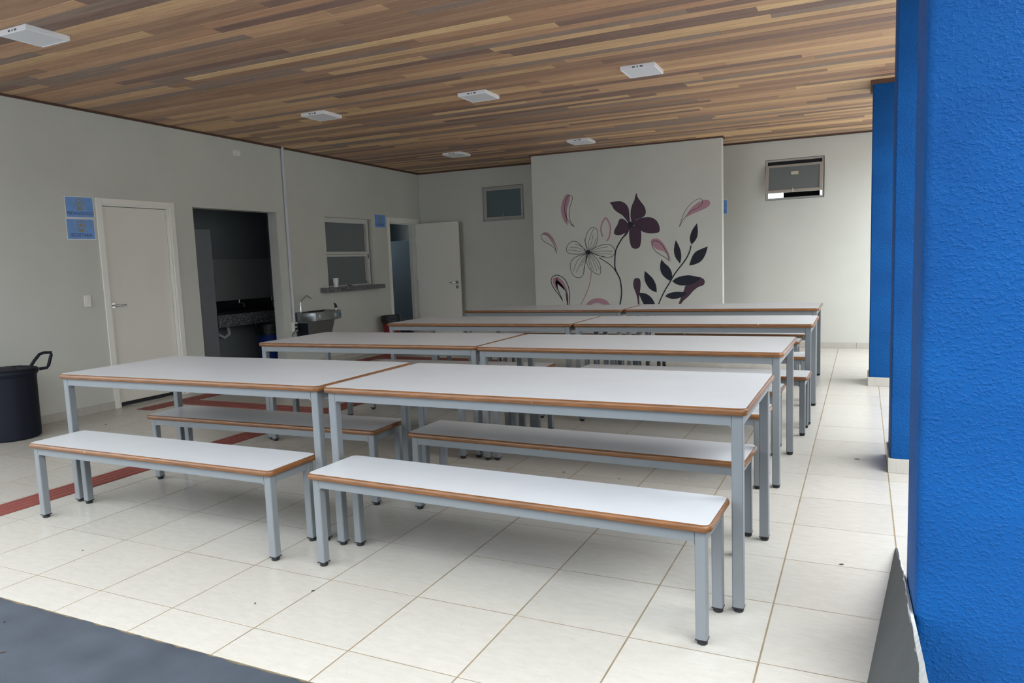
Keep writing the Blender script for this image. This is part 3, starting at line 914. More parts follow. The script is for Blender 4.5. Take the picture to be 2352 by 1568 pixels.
mural = thing('mural', 'painted mural of plum and outlined flowers with dark leaves on partition wall', 'mural', (0, PY0, 0))
MURAL = [
    ('fill','mural_pink','petal',[(0.384,2.33),(0.344,2.313),(0.307,2.253),(0.277,2.165),(0.271,2.085),(0.286,2.012),(0.322,1.929),(0.369,1.872),(0.356,1.954),(0.351,2.026),(0.369,2.115),(0.399,2.202),(0.417,2.272),(0.412,2.317)]),
    ('loop','mural_ink','petal_outline',4,[(0.431,2.307),(0.456,2.278),(0.446,2.217),(0.417,2.147),(0.4,2.059),(0.402,1.978),(0.428,1.905),(0.475,1.845),(0.418,1.887),(0.372,1.953),(0.339,2.027),(0.328,2.117),(0.341,2.197),(0.366,2.267),(0.398,2.304)]),
    ('fill','mural_pink','petal',[(-0.05,1.776),(0.001,1.792),(0.06,1.774),(0.118,1.713),(0.155,1.647),(0.182,1.573),(0.208,1.499),(0.191,1.527),(0.148,1.602),(0.097,1.678),(0.039,1.732),(-0.021,1.757)]),
    ('loop','mural_ink','petal_outline',4,[(-0.061,1.749),(-0.035,1.763),(0.019,1.754),(0.077,1.697),(0.124,1.621),(0.162,1.547),(0.179,1.464),(0.161,1.519),(0.113,1.576),(0.044,1.616),(-0.024,1.656),(-0.063,1.704)]),
    ('fill','mural_pink','petal',[(0.106,1.086),(0.157,1.11),(0.216,1.092),(0.279,1.033),(0.323,0.941),(0.344,0.854),(0.347,0.753),(0.334,0.661),(0.322,0.661),(0.329,0.753),(0.316,0.845),(0.28,0.934),(0.227,1.009),(0.181,1.054),(0.144,1.044),(0.154,0.977),(0.179,0.903),(0.137,0.95),(0.107,1.015)]),
    ('line','mural_ink','petal_outline',6,[(0.254,0.754),(0.197,0.838),(0.13,0.922),(0.083,1.006),(0.078,1.081),(0.117,1.126),(0.178,1.139),(0.246,1.113),(0.307,1.057),(0.35,0.964),(0.368,0.863),(0.365,0.771),(0.35,0.66)]),
    ('line','mural_ink','petal_outline',6,[(0.314,0.661),(0.333,0.753),(0.326,0.845),(0.289,0.928),(0.238,1.003),(0.184,1.05),(0.15,1.044),(0.153,0.996),(0.18,0.921),(0.217,0.837),(0.254,0.754)]),
    ('loop','mural_ink','petal_outline',4,[(0.681,1.48),(0.652,1.544),(0.639,1.634),(0.663,1.722),(0.703,1.788),(0.751,1.819),(0.798,1.813),(0.829,1.776),(0.838,1.704),(0.825,1.616),(0.791,1.547),(0.733,1.504),(0.694,1.483)]),
    ('loop','mural_ink','petal_outline',4,[(0.646,1.472),(0.591,1.546),(0.516,1.618),(0.449,1.634),(0.39,1.609),(0.349,1.557),(0.341,1.494),(0.375,1.461),(0.453,1.444),(0.549,1.44),(0.636,1.451)]),
    ('loop','mural_ink','petal_outline',4,[(0.713,1.469),(0.781,1.52),(0.876,1.555),(0.969,1.565),(1.034,1.548),(1.079,1.499),(1.091,1.445),(1.067,1.402),(1.011,1.378),(0.927,1.381),(0.816,1.421),(0.722,1.455)]),
    ('loop','mural_ink','petal_outline',4,[(0.645,1.436),(0.549,1.422),(0.461,1.389),(0.41,1.337),(0.393,1.264),(0.409,1.173),(0.462,1.108),(0.529,1.091),(0.578,1.114),(0.609,1.185),(0.621,1.275),(0.643,1.365),(0.664,1.432)]),
    ('loop','mural_ink','petal_outline',4,[(0.683,1.431),(0.652,1.355),(0.66,1.292),(0.696,1.219),(0.761,1.163),(0.836,1.132),(0.865,1.16),(0.864,1.249),(0.832,1.331),(0.777,1.395),(0.712,1.443)]),
    ('line','mural_ink','petal_vein',3,[(0.685,1.489),(0.698,1.631),(0.749,1.753),(0.779,1.805)]),
    ('line','mural_ink','petal_vein',3,[(0.694,1.488),(0.735,1.594),(0.767,1.717)]),
    ('line','mural_ink','petal_vein',3,[(0.675,1.48),(0.649,1.58),(0.619,1.662)]),
    ('line','mural_ink','petal_vein',3,[(0.704,1.497),(0.773,1.574),(0.813,1.661)]),
    ('line','mural_ink','petal_vein',3,[(0.665,1.475),(0.572,1.556),(0.477,1.596)]),
    ('line','mural_ink','petal_vein',3,[(0.656,1.463),(0.533,1.531),(0.398,1.546)]),
    ('line','mural_ink','petal_vein',3,[(0.655,1.454),(0.512,1.487),(0.367,1.511)]),
    ('line','mural_ink','petal_vein',3,[(0.722,1.466),(0.837,1.509),(0.987,1.529)]),
    ('line','mural_ink','petal_vein',3,[(0.722,1.46),(0.874,1.472),(1.06,1.464)]),
    ('line','mural_ink','petal_vein',3,[(0.722,1.455),(0.873,1.436),(1.049,1.421)]),
    ('line','mural_ink','petal_vein',3,[(0.712,1.452),(0.815,1.412),(0.946,1.389)]),
    ('line','mural_ink','petal_vein',3,[(0.655,1.436),(0.528,1.369),(0.435,1.19)]),
    ('line','mural_ink','petal_vein',3,[(0.66,1.432),(0.585,1.349),(0.483,1.171)]),
    ('line','mural_ink','petal_vein',3,[(0.664,1.427),(0.614,1.348),(0.563,1.259)]),
    ('line','mural_ink','petal_vein',3,[(0.668,1.426),(0.632,1.311),(0.589,1.168)]),
    ('line','mural_ink','petal_vein',3,[(0.687,1.431),(0.718,1.308),(0.771,1.181)]),
    ('line','mural_ink','petal_vein',3,[(0.693,1.434),(0.756,1.325),(0.809,1.179)]),
    ('line','mural_ink','petal_vein',3,[(0.702,1.438),(0.794,1.323),(0.847,1.196)]),
    ('line','mural_ink','petal_vein',3,[(0.693,1.426),(0.689,1.309),(0.734,1.2)]),
    ('fill','mural_ink','flower_centre',[(0.681,1.494),(0.708,1.484),(0.718,1.46),(0.706,1.438),(0.679,1.43),(0.653,1.44),(0.644,1.463),(0.654,1.486)]),
    ('line','mural_pink','petal',13,[(0.916,1.677),(0.895,1.724),(0.888,1.799),(0.913,1.889),(0.961,1.951),(1.002,1.898),(1.031,1.809),(1.023,1.721),(1.001,1.652),(0.971,1.613)]),
    ('fill','mural_purple','petal',[(1.032,2.158),(1.095,2.166),(1.186,2.165),(1.258,2.129),(1.303,2.062),(1.314,1.966),(1.317,1.88),(1.303,1.86),(1.271,1.908),(1.218,1.972),(1.146,2.02),(1.093,2.067),(1.066,2.121)]),
    ('fill','mural_purple','petal',[(1.428,2.265),(1.442,2.207),(1.482,2.145),(1.534,2.073),(1.555,2.003),(1.537,1.944),(1.469,1.914),(1.406,1.9),(1.351,1.874),(1.34,1.948),(1.346,2.034),(1.369,2.109),(1.399,2.167),(1.412,2.218)]),
    ('fill','mural_purple','petal',[(1.37,1.877),(1.433,1.894),(1.513,1.913),(1.61,1.914),(1.68,1.884),(1.723,1.839),(1.748,1.77),(1.743,1.71),(1.694,1.696),(1.606,1.695),(1.518,1.72),(1.49,1.741),(1.48,1.776),(1.431,1.808),(1.377,1.828),(1.36,1.851)]),
    ('fill','mural_purple','petal',[(1.319,1.776),(1.341,1.8),(1.386,1.81),(1.448,1.798),(1.476,1.767),(1.482,1.698),(1.48,1.612),(1.464,1.526),(1.433,1.492),(1.388,1.487),(1.344,1.514),(1.322,1.584),(1.313,1.672)]),
    ('fill','mural_purple','petal',[(1.291,1.847),(1.253,1.892),(1.208,1.917),(1.171,1.906),(1.142,1.838),(1.104,1.779),(1.088,1.727),(1.111,1.699),(1.166,1.691),(1.23,1.711),(1.282,1.739),(1.311,1.767),(1.316,1.811)]),
    ('fill','mural_ink','flower_centre',[(1.334,1.875),(1.36,1.86),(1.374,1.828),(1.355,1.8),(1.323,1.789),(1.296,1.812),(1.291,1.847),(1.306,1.868)]),
    ('fill','mural_purple','sepal',[(1.313,1.75),(1.267,1.73),(1.22,1.673),(1.203,1.628),(1.233,1.655),(1.275,1.691)]),
    ('loop','mural_ink','petal_outline',4,[(1.032,2.158),(1.095,2.166),(1.186,2.165),(1.258,2.129),(1.303,2.062),(1.314,1.966),(1.317,1.88),(1.303,1.86),(1.271,1.908),(1.218,1.972),(1.146,2.02),(1.093,2.067),(1.066,2.121)]),
    ('loop','mural_ink','petal_outline',4,[(1.428,2.265),(1.442,2.207),(1.482,2.145),(1.534,2.073),(1.555,2.003),(1.537,1.944),(1.469,1.914),(1.406,1.9),(1.351,1.874),(1.34,1.948),(1.346,2.034),(1.369,2.109),(1.399,2.167),(1.412,2.218)]),
    ('loop','mural_ink','petal_outline',4,[(1.37,1.877),(1.433,1.894),(1.513,1.913),(1.61,1.914),(1.68,1.884),(1.723,1.839),(1.748,1.77),(1.743,1.71),(1.694,1.696),(1.606,1.695),(1.518,1.72),(1.49,1.741),(1.48,1.776),(1.431,1.808),(1.377,1.828),(1.36,1.851)]),
    ('loop','mural_ink','petal_outline',4,[(1.319,1.776),(1.341,1.8),(1.386,1.81),(1.448,1.798),(1.476,1.767),(1.482,1.698),(1.48,1.612),(1.464,1.526),(1.433,1.492),(1.388,1.487),(1.344,1.514),(1.322,1.584),(1.313,1.672)]),
    ('loop','mural_ink','petal_outline',4,[(1.291,1.847),(1.253,1.892),(1.208,1.917),(1.171,1.906),(1.142,1.838),(1.104,1.779),(1.088,1.727),(1.111,1.699),(1.166,1.691),(1.23,1.711),(1.282,1.739),(1.311,1.767),(1.316,1.811)]),
    ('line','mural_ink','stem',10,[(1.215,1.656),(1.154,1.566),(1.112,1.489),(1.095,1.419),(1.088,1.331),(1.086,1.242),(1.099,1.18),(1.134,1.108),(1.16,1.045),(1.176,0.938),(1.178,0.85),(1.163,0.743),(1.142,0.654),(1.109,0.439),(1.085,0.186)]),
    ('line','mural_ink','stem',6,[(0.843,1.384),(0.926,1.328),(1.008,1.271),(1.072,1.207),(1.125,1.117)]),
    ('line','mural_pink','stem',6,[(0.726,1.2),(0.717,1.128),(0.701,1.038),(0.669,0.93),(0.618,0.822),(0.557,0.714),(0.526,0.65),(0.461,0.457),(0.413,0.179)]),
    ('fill','mural_pink','petal',[(2.455,2.061),(2.436,2.095),(2.378,2.104),(2.32,2.086),(2.245,2.045),(2.178,1.98),(2.135,1.907),(2.1,1.843),(2.074,1.772),(2.117,1.867),(2.16,1.901),(2.227,1.93),(2.311,1.96),(2.394,1.991),(2.443,2.025)]),
    ('loop','mural_ink','petal_outline',3,[(2.031,1.759),(2.058,1.845),(2.093,1.935),(2.153,2.023),(2.229,2.093),(2.296,2.124),(2.337,2.121),(2.353,2.092),(2.336,2.044),(2.278,1.998),(2.194,1.97),(2.135,1.916),(2.083,1.852)]),
    ('fill','mural_pink','petal',[(1.622,1.57),(1.64,1.604),(1.693,1.619),(1.745,1.599),(1.805,1.536),(1.855,1.449),(1.889,1.362),(1.91,1.259),(1.888,1.319),(1.854,1.38),(1.794,1.434),(1.725,1.454),(1.659,1.5)]),
    ('loop','mural_ink','petal_outline',4,[(1.639,1.552),(1.666,1.58),(1.718,1.575),(1.779,1.529),(1.829,1.45),(1.863,1.38),(1.879,1.294),(1.845,1.329),(1.776,1.375),(1.707,1.421),(1.655,1.483),(1.638,1.527)]),
    ('fill','mural_purple','petal',[(1.425,1.062),(1.38,1.058),(1.357,1.005),(1.359,0.935),(1.385,0.864),(1.41,0.775),(1.422,0.652),(1.44,0.651),(1.439,0.775),(1.451,0.863),(1.464,0.95),(1.462,1.021),(1.448,1.052)]),
    ('fill','mural_purple','petal',[(2.31,1.046),(2.359,1.025),(2.372,0.982),(2.35,0.941),(2.283,0.917),(2.215,0.867),(2.147,0.791),(2.078,0.732),(2.034,0.681),(2.0,0.673),(2.026,0.741),(2.062,0.835),(2.097,0.903),(2.106,0.937),(2.199,0.969),(2.267,1.002)]),
    ('fill','mural_ink','leaf',[(2.274,1.796),(2.286,1.69),(2.274,1.607),(2.24,1.55),(2.197,1.507),(2.176,1.562),(2.177,1.62),(2.199,1.686),(2.233,1.743)]),
    ('fill','mural_ink','leaf',[(1.978,1.579),(1.96,1.512),(1.95,1.428),(1.966,1.351),(1.999,1.295),(2.033,1.251),(2.051,1.322),(2.047,1.415),(2.019,1.501)]),
    ('fill','mural_ink','leaf',[(2.417,1.472),(2.339,1.445),(2.255,1.407),(2.204,1.342),(2.16,1.221),(2.236,1.231),(2.32,1.27),(2.371,1.335),(2.401,1.409)]),
    ('fill','mural_ink','leaf',[(1.772,1.318),(1.753,1.247),(1.755,1.161),(1.789,1.091),(1.84,1.043),(1.895,1.01),(1.922,1.061),(1.911,1.147),(1.869,1.217),(1.818,1.262)]),
    ('fill','mural_ink','leaf',[(1.531,1.162),(1.52,1.089),(1.531,1.01),(1.574,0.931),(1.627,0.881),(1.697,0.853),(1.69,0.946),(1.656,1.033),(1.604,1.095)]),
    ('fill','mural_ink','leaf',[(1.921,1.01),(1.979,1.051),(2.065,1.078),(2.167,1.084),(2.268,1.061),(2.325,1.051),(2.284,1.01),(2.216,0.969),(2.131,0.945),(2.029,0.947),(1.961,0.974)]),
    ('fill','mural_ink','leaf',[(1.816,0.796),(1.855,0.83),(1.924,0.851),(2.028,0.856),(2.13,0.839),(2.078,0.801),(2.009,0.767),(1.923,0.756),(1.862,0.773)]),
    ('fill','mural_ink','leaf',[(1.439,0.854),(1.519,0.844),(1.59,0.808),(1.642,0.746),(1.671,0.676),(1.684,0.588),(1.587,0.624),(1.516,0.668),(1.473,0.748),(1.447,0.81)]),
    ('line','mural_ink','stem',9,[(2.189,1.494),(2.171,1.419),(2.128,1.328),(2.067,1.245),(1.998,1.162),(1.936,1.078),(1.883,0.985),(1.821,0.891),(1.766,0.788),(1.721,0.684),(1.684,0.579),(1.618,0.404),(1.579,0.191)]),
    ('fill','mural_pink','petal',[(0.594,0.658),(0.663,0.731),(0.731,0.77),(0.817,0.783),(0.902,0.768),(0.967,0.727),(1.021,0.655),(0.928,0.665),(0.863,0.698),(0.797,0.711),(0.729,0.697),(0.671,0.661)]),
]
import bmesh
def paint_fill(pts, depth, name, m):
    p = catmull(pts, True, 3)
    if area(p) < 0: p = p[::-1]
    bm = bmesh.new()
    f = bm.faces.new([bm.verts.new((x, -depth, z)) for x, z in p])
    bmesh.ops.triangulate(bm, faces=[f], ngon_method='EAR_CLIP')
    me = bpy.data.meshes.new(name); bm.to_mesh(me); bm.free(); me.materials.append(m)
    o = bpy.data.objects.new(name, me); COL.objects.link(o); o.parent = mural
def paint_line(pts, width, depth, name, m, closed):
    p = catmull(pts, closed, 4)
    n = len(p); vs = []; fs = []
    for i in range(n):
        a = p[(i - 1) % n] if closed else p[max(0, i - 1)]
        b = p[(i + 1) % n] if closed else p[min(n - 1, i + 1)]
        dx, dz = b[0] - a[0], b[1] - a[1]; l = math.hypot(dx, dz) or 1
        nx, nz = -dz / l * width / 2, dx / l * width / 2
        vs += [(p[i][0] + nx, -depth, p[i][1] + nz), (p[i][0] - nx, -depth, p[i][1] - nz)]
    for i in range(n if closed else n - 1):
        j = (i + 1) % n
        fs.append((2 * i, 2 * i + 1, 2 * j + 1, 2 * j))
    MB().add(vs, fs).obj(name, m, mural)
for k, it in enumerate(MURAL):
    kind, mname, nm = it[0], it[1], it[2]
    if kind == 'fill':
        paint_fill(it[3], 0.0008 + 0.00002 * k, nm, M[mname])
    else:
        paint_line(it[4], it[3] * 0.00185, 0.0012 + 0.00002 * k, nm, M[mname], kind == 'loop')

# ------------------------------------------------------------------ printed signs
def text_mesh(s, width, height):
    cu = bpy.data.curves.new('lettering', 'FONT')
    cu.body = s; cu.align_x = 'CENTER'
    o = bpy.data.objects.new('lettering', cu); COL.objects.link(o)
    dg = bpy.context.evaluated_depsgraph_get()
    me = bpy.data.meshes.new_from_object(o.evaluated_get(dg))
    bpy.data.objects.remove(o); bpy.data.curves.remove(cu)
    xs = [v.co.x for v in me.vertices]; ys = [v.co.y for v in me.vertices]
    w, h_ = max(xs) - min(xs), max(ys) - min(ys)
    for v in me.vertices:
        v.co = ((v.co.x - (max(xs) + min(xs)) / 2) / w * width, (v.co.y - min(ys)) / h_ * height, 0)
    return me

def sign(label, W, H, text, tw, th, world, border=0.006, emblem_x=0.0, text_x=0.0):
    """flat A4 print; local x right, y up, z out of the wall"""
    root = thing('paper_sign', label, 'sign', group='blue printed wall signs')
    root.matrix_world = world
    MB().box(-W / 2, W / 2, -H / 2, H / 2, 0.0004, 0.0014).obj('paper', M['paper_white'], root)
    MB().box(-W / 2 + border, W / 2 - border, -H / 2 + border, H / 2 - border, 0.0012, 0.0018).obj('blue_print', M['paper_blue'], root)
    mb = MB()
    R = H * 0.19; cy = H * 0.19
    for i in range(14):
        a = math.radians(-70 + 320 * i / 13 - 0); px, py = emblem_x + R * math.cos(a), cy + R * math.sin(a)
        q = []
        for k in range(6):
            b = 2 * math.pi * k / 6; u, v = R * 0.26 * math.cos(b), R * 0.13 * math.sin(b)
            c_, s_ = math.cos(a + 1.1), math.sin(a + 1.1)
            q.append((px + u * c_ - v * s_, py + u * s_ + v * c_))
        mb.prism(q, 0.0018, 0.0022)
    star = []
    for k in range(10):
        a = math.pi / 2 + math.pi * k / 5; q = R * (0.62 if k % 2 == 0 else 0.30)
        star.append((emblem_x + q * math.cos(a), cy + q * math.sin(a)))
    mb.prism(star, 0.0018, 0.0022)
    by = cy - R * 1.25
    mb.prism([(emblem_x - R * 0.75, by - R * 0.35), (emblem_x + R * 0.75, by - R * 0.35), (emblem_x + R * 0.6, by), (emblem_x + R * 0.3, by + R * 0.2), (emblem_x - R * 0.3, by + R * 0.2), (emblem_x - R * 0.6, by)], 0.0018, 0.0022)
    mb.obj('emblem', M['print_gold'], root)
    if text:
        me = text_mesh(text, tw, th); me.materials.append(M['print_navy'])
        o = bpy.data.objects.new('lettering', me); COL.objects.link(o); o.parent = root
        o.location = (text_x, -H * 0.36, 0.0021)
    return root

def on_left(y, z, tilt=0.0):      # sign frame on the left wall: local x -> +y, local y -> +z, local z -> +x
    m = Matrix(((0, 0, 1, xw(y) + 0.0006), (1, 0, 0, y), (0, 1, 0, z), (0, 0, 0, 1)))
    return m @ Matrix.Rotation(math.radians(tilt), 4, 'Z') @ Matrix.Rotation(0, 4, 'Y')
sign('upper blue paper sign reading PEDAGÓGICO beside the closed white door', 0.295, 0.208, 'PEDAGÓGICO', 0.275, 0.038, on_left(2.362, 2.066, 0.8))
sign('lower blue paper sign reading SECRETARIA beside the closed white door', 0.295, 0.208, 'SECRETARIA', 0.225, 0.032, on_left(2.354, 1.850, 0.3))
sign('small dim blue paper sign between serving hatch and open door', 0.295, 0.208, 'COZINHA', 0.20, 0.034, on_left(7.425, 2.098, 0.0), border=0.003)
mB = Matrix(((1, 0, 0, 2.418), (0, 0, -1, YB - 0.0006), (0, 1, 0, 2.037), (0, 0, 0, 1)))
sign('blue paper sign half hidden behind the edge of the mural wall', 0.295, 0.208, 'U', 0.03, 0.03, mB, text_x=0.093, emblem_x=0.03)

# ------------------------------------------------------------------ wall fittings
def wall_thing(name, label, cat, y, z, group=None):
    return thing(name, label, cat, (xw(y), y, z), WRZ, group)
s = wall_thing('light_switch', 'white double light switch beside the closed white door', 'switch', 2.345, 1.134)
MB().bbox(0.0005, 0.010, -0.037, 0.037, -0.060, 0.060, 0.004).obj('plate', M['plate'], s)
for z in (-0.028, 0.004, 0.030):
    MB().bbox(0.010, 0.0135, -0.013, 0.013, z - 0.012, z + 0.012, 0.0015).obj('rocker', M['plate'], s)
s = wall_thing('wall_socket_plate', 'white blank wall plate high above the dark alcove', 'wall plate', 4.472, 2.832)
MB().bbox(0.0005, 0.010, -0.060, 0.060, -0.037, 0.037, 0.004).obj('plate', M['plate'], s)
MB().bbox(0.010, 0.0125, -0.010, 0.014, -0.016, 0.016, 0.001).obj('blank_insert', M['plate'], s)
cp = wall_thing('conduit_pipe', 'grey plastic conduit running down the wall to a socket box', 'conduit', 5.262, 0.0)
MB().tube([(0.021, 0, 0.655), (0.021, 0, 3.0)], 0.0205, 14).obj('pipe', M['pvc'], cp, smooth=True)
for z in (0.86, 2.02):
    MB().tube([(0.021, 0, z - 0.012), (0.021, 0, z + 0.012)], 0.024, 14).box(0.0, 0.006, -0.036, 0.036, z - 0.010, z + 0.010).obj('clamp', M['pvc'], cp)
sb = MB().bbox(0.0, 0.048, -0.038, 0.040, 0.53, 0.66, 0.004).obj('socket_box', M['plate'], cp)
MB().bbox(0.048, 0.052, -0.022, 0.024, 0.555, 0.635, 0.002).obj('socket_face', M['plate'], sb)
cord = wall_thing('power_cord', 'black power cord and plugs hanging from the socket box', 'cord', 5.25, 0.0)
MB().bbox(0.0525, 0.085, -0.016, 0.020, 0.606, 0.636, 0.004).obj('plug', M['black_plastic'], cord)
MB().bbox(0.0525, 0.080, -0.016, 0.020, 0.556, 0.584, 0.004).obj('plug', M['black_plastic'], cord)
MB().tube([(0.083, 0.0, 0.615), (0.11, -0.02, 0.60), (0.10, -0.065, 0.55), (0.06, -0.085, 0.49), (0.04, -0.05, 0.42), (0.05, -0.01, 0.40), (0.07, 0.02, 0.42), (0.09, 0.025, 0.48), (0.085, 0.015, 0.55)], 0.005, 8).obj('lead', M['black_plastic'], cord, smooth=True)
MB().bbox(0.02, 0.06, -0.06, -0.01, 0.385, 0.43, 0.006).obj('adapter', M['black_plastic'], cord)

# ------------------------------------------------------------------ drinking fountain
wf = wall_thing('drinking_fountain', 'stainless wall-mounted drinking fountain below the serving hatch', 'fountain', 5.6, 0.0)
prof = [(0.002, -0.30), (0.27, -0.30), (0.335, -0.26), (0.352, -0.12), (0.355, 0.05), (0.345, 0.22), (0.30, 0.325), (0.22, 0.345), (0.002, 0.345)]
bs = MB()
n = len(prof)
def lay(sc, z): return [(0.002 + (x - 0.002) * sc, y * (1 - (1 - sc) * 0.6), z) for x, y in prof]
layers = [lay(0.97, 0.660), lay(1.0, 0.668), lay(1.0, 0.772), lay(0.985, 0.782), lay(0.93, 0.784), lay(0.88, 0.774), lay(0.60, 0.745), lay(0.25, 0.735)]
vs = [p for l in layers for p in l]; fs = []
for j in range(len(layers) - 1):
    for i in range(n): fs.append((j * n + i, j * n + (i + 1) % n, (j + 1) * n + (i + 1) % n, (j + 1) * n + i))
fs += [tuple(range(n))[::-1], tuple((len(layers) - 1) * n + i for i in range(n))]
basin = bs.add(vs, fs).obj('basin', M['inox'], wf, smooth=True)
b2 = MB()
lo = [(0.002, -0.285, 0.30), (0.20, -0.285, 0.30), (0.20, 0.15, 0.30), (0.002, 0.15, 0.30)]
hi = [(0.002, -0.285, 0.660), (0.30, -0.285, 0.660), (0.30, 0.18, 0.660), (0.002, 0.18, 0.660)]
b2.add(lo + hi, [(3, 2, 1, 0), (4, 5, 6, 7), (0, 1, 5, 4), (1, 2, 6, 5), (2, 3, 7, 6), (3, 0, 4, 7)]).obj('body', M['inox'], wf)
MB().box(0.02, 0.21, -0.289, -0.2852, 0.33, 0.64).obj('side_panel', M['navy_plastic'], wf)
MB().box(0.05, 0.17, -0.292, -0.2892, 0.36, 0.44).obj('rating_label', M['sticker'], wf)
for y, z in ((-0.19, 0.722), (0.13, 0.722)):
    o = MB().lathe([(0.030, 0), (0.030, 0.006), (0.022, 0.011)], 16, squash=0.75).obj('push_button', M['button_grey'], basin)
    o.matrix_local = Matrix.Translation((0.350 if y > 0 else 0.343, y, z)) @ Matrix.Rotation(math.pi / 2, 4, 'Y')
o = MB().lathe([(0.022, 0), (0.022, 0.003)], 16).obj('sticker', M['button_blue'], basin)
o.matrix_local = Matrix.Translation((0.333, 0.255, 0.722)) @ Matrix.Rotation(math.pi / 2, 4, 'Y')
MB().tube([(0.08, -0.255, 0.775), (0.08, -0.255, 0.925), (0.08, -0.25, 0.935), (0.08, -0.13, 1.005), (0.08, -0.11, 1.008), (0.08, -0.03, 0.962)], 0.0065, 8).obj('gooseneck_spout', M['chrome'], wf, smooth=True)
MB().tube([(0.24, 0.29, 0.775), (0.24, 0.29, 0.81)], 0.016, 12).obj('bubbler_base', M['chrome'], wf, smooth=True)
MB().tube([(0.24, 0.29, 0.81), (0.24, 0.292, 0.835), (0.24, 0.28, 0.86), (0.24, 0.255, 0.88)], [0.017, 0.019, 0.015, 0.006], 10).obj('bubbler', M['black_plastic'], wf, smooth=True)

# ------------------------------------------------------------------ serving ledge and what stands on it
ledge = thing('serving_ledge', 'speckled grey granite ledge below the serving hatch', 'ledge', (xw(6.6), 6.6, 0), WRZ)
MB().bbox(-0.14, 0.135, 6.068 - 6.6, 7.182 - 6.6, 1.028, 1.0935, 0.003).bbox(0.0008, 0.135, 5.872 - 6.6, 6.07 - 6.6, 1.028, 1.0935, 0.003).bbox(0.0008, 0.135, 7.18 - 6.6, 7.285 - 6.6, 1.028, 1.0935, 0.003).obj('slab', M['granite'], ledge)
for z, lab in ((1.0942, 'lower white disposable cup standing on granite serving ledge'), (1.128, 'upper white disposable cup nested in another on serving ledge')):
    c = thing('disposable_cup', lab, 'cup', (xw(6.14) + 0.07, 6.14, z), 0, 'cups on the serving ledge')
    MB().lathe([(0.028, 0), (0.040, 0.092), (0.042, 0.094), (0.042, 0.098), (0.039, 0.098), (0.0265, 0.002)], 20).obj('cup_wall', M['cup'], c, smooth=True)
mc = thing('metal_clip', 'small dark metal clip lying on the granite serving ledge', 'clip', (xw(6.45) + 0.08, 6.44, 1.094))
MB().tube([(0, -0.05, 0.008), (0.005, -0.02, 0.022), (0, 0.03, 0.008), (0.0, 0.05, 0.018)], 0.006, 8).obj('clip_arm', M['black_plastic'], mc, smooth=True)
MB().tube([(0.01, -0.02, 0.007), (0.01, 0.05, 0.012)], 0.005, 8).obj('clip_pin', M['chrome'], mc, smooth=True)

# ------------------------------------------------------------------ bins
def ribbed_lathe(prof, n, ribs, depth):
    mb = MB(); k = len(prof); vs = []; fs = []
    for r, z in prof:
        for i in range(n):
            a = 2 * math.pi * i / n
            q = r - (depth if ribs and (i % ribs == 0) and 0.06 < z < 0.5 else 0)
            vs.append((q * math.cos(a), q * math.sin(a), z))
    for j in range(k - 1):
        for i in range(n): fs.append((j * n + i, j * n + (i + 1) % n, (j + 1) * n + (i + 1) % n, (j + 1) * n + i))
    fs += [tuple(range(n))[::-1], tuple((k - 1) * n + i for i in range(n))]
    return mb.add(vs, fs)
bn = thing('lidded_bin', 'large dark navy round bin with lid and loop handle by the side wall', 'bin', (-2.36, 1.325, 0))
body = ribbed_lathe([(0.205, 0.0), (0.222, 0.012), (0.226, 0.07), (0.230, 0.48), (0.231, 0.545), (0.238, 0.55), (0.238, 0.57)], 48, 4, 0.004).obj('body', M['navy_plastic'], bn, smooth=True)
lid = MB().lathe([(0.246, 0.562), (0.250, 0.568), (0.250, 0.592), (0.240, 0.604), (0.20, 0.612), (0.10, 0.618), (0.02, 0.62)], 40).obj('lid', M['navy_plastic'], bn, smooth=True)
for k in range(10):
    a = 2 * math.pi * k / 10
    MB().tube([(0.06 * math.cos(a), 0.06 * math.sin(a), 0.6185), (0.19 * math.cos(a), 0.19 * math.sin(a), 0.611)], 0.005, 6).obj('lid_rib', M['navy_plastic'], lid, smooth=True)
MB().tube([(0.045, 0.195, 0.605), (0.06, 0.225, 0.655), (0.075, 0.265, 0.705), (0.085, 0.30, 0.715), (0.115, 0.345, 0.712), (0.112, 0.345, 0.69), (0.10, 0.32, 0.60), (0.095, 0.305, 0.578), (0.075, 0.25, 0.575)], 0.0135, 10).obj('handle', M['navy_plastic'], bn, smooth=True)

def bag_bin(label, loc, r, h_, m, bagd):
    b = thing('waste_bin', label, 'bin', loc, 0, 'bins lined with black bags')
    MB().lathe([(r * 0.78, 0.0), (r * 0.8, 0.01), (r, h_ - 0.012), (r * 1.03, h_), (r * 0.97, h_)], 28).obj('body', m, b, smooth=True)
    mb = MB(); n = 28; vs = []; fs = []
    prof = [(r * 0.90, h_ - bagd * 0.3), (r * 1.0, h_ + 0.012), (r * 1.07, h_ + 0.012), (r * 1.10, h_ - bagd * 0.5), (r * 1.06, h_ - bagd)]
    for j, (q, z) in enumerate(prof):
        for i in range(n):
            a = 2 * math.pi * i / n; w_ = random.uniform(-0.006, 0.006)
            vs.append(((q + w_) * math.cos(a), (q + w_) * math.sin(a), z + (random.uniform(-0.015, 0.012) if j == 4 else 0)))
    for j in range(4):
        for i in range(n): fs.append((j * n + i, j * n + (i + 1) % n, (j + 1) * n + (i + 1) % n, (j + 1) * n + i))
    fs.append(tuple(range(n)))
    mb.add(vs, fs).obj('bag', M['bag'], b, smooth=True)
    return b
bag_bin('red bin lined with a black bag beside the open door', (-2.48, 7.29, 0), 0.145, 0.575, M['red_plastic'], 0.115)
bag_bin('blue bin lined with a black bag inside the dark alcove', (-3.17, 5.33, 0), 0.19, 0.62, M['blue_plastic'], 0.13)

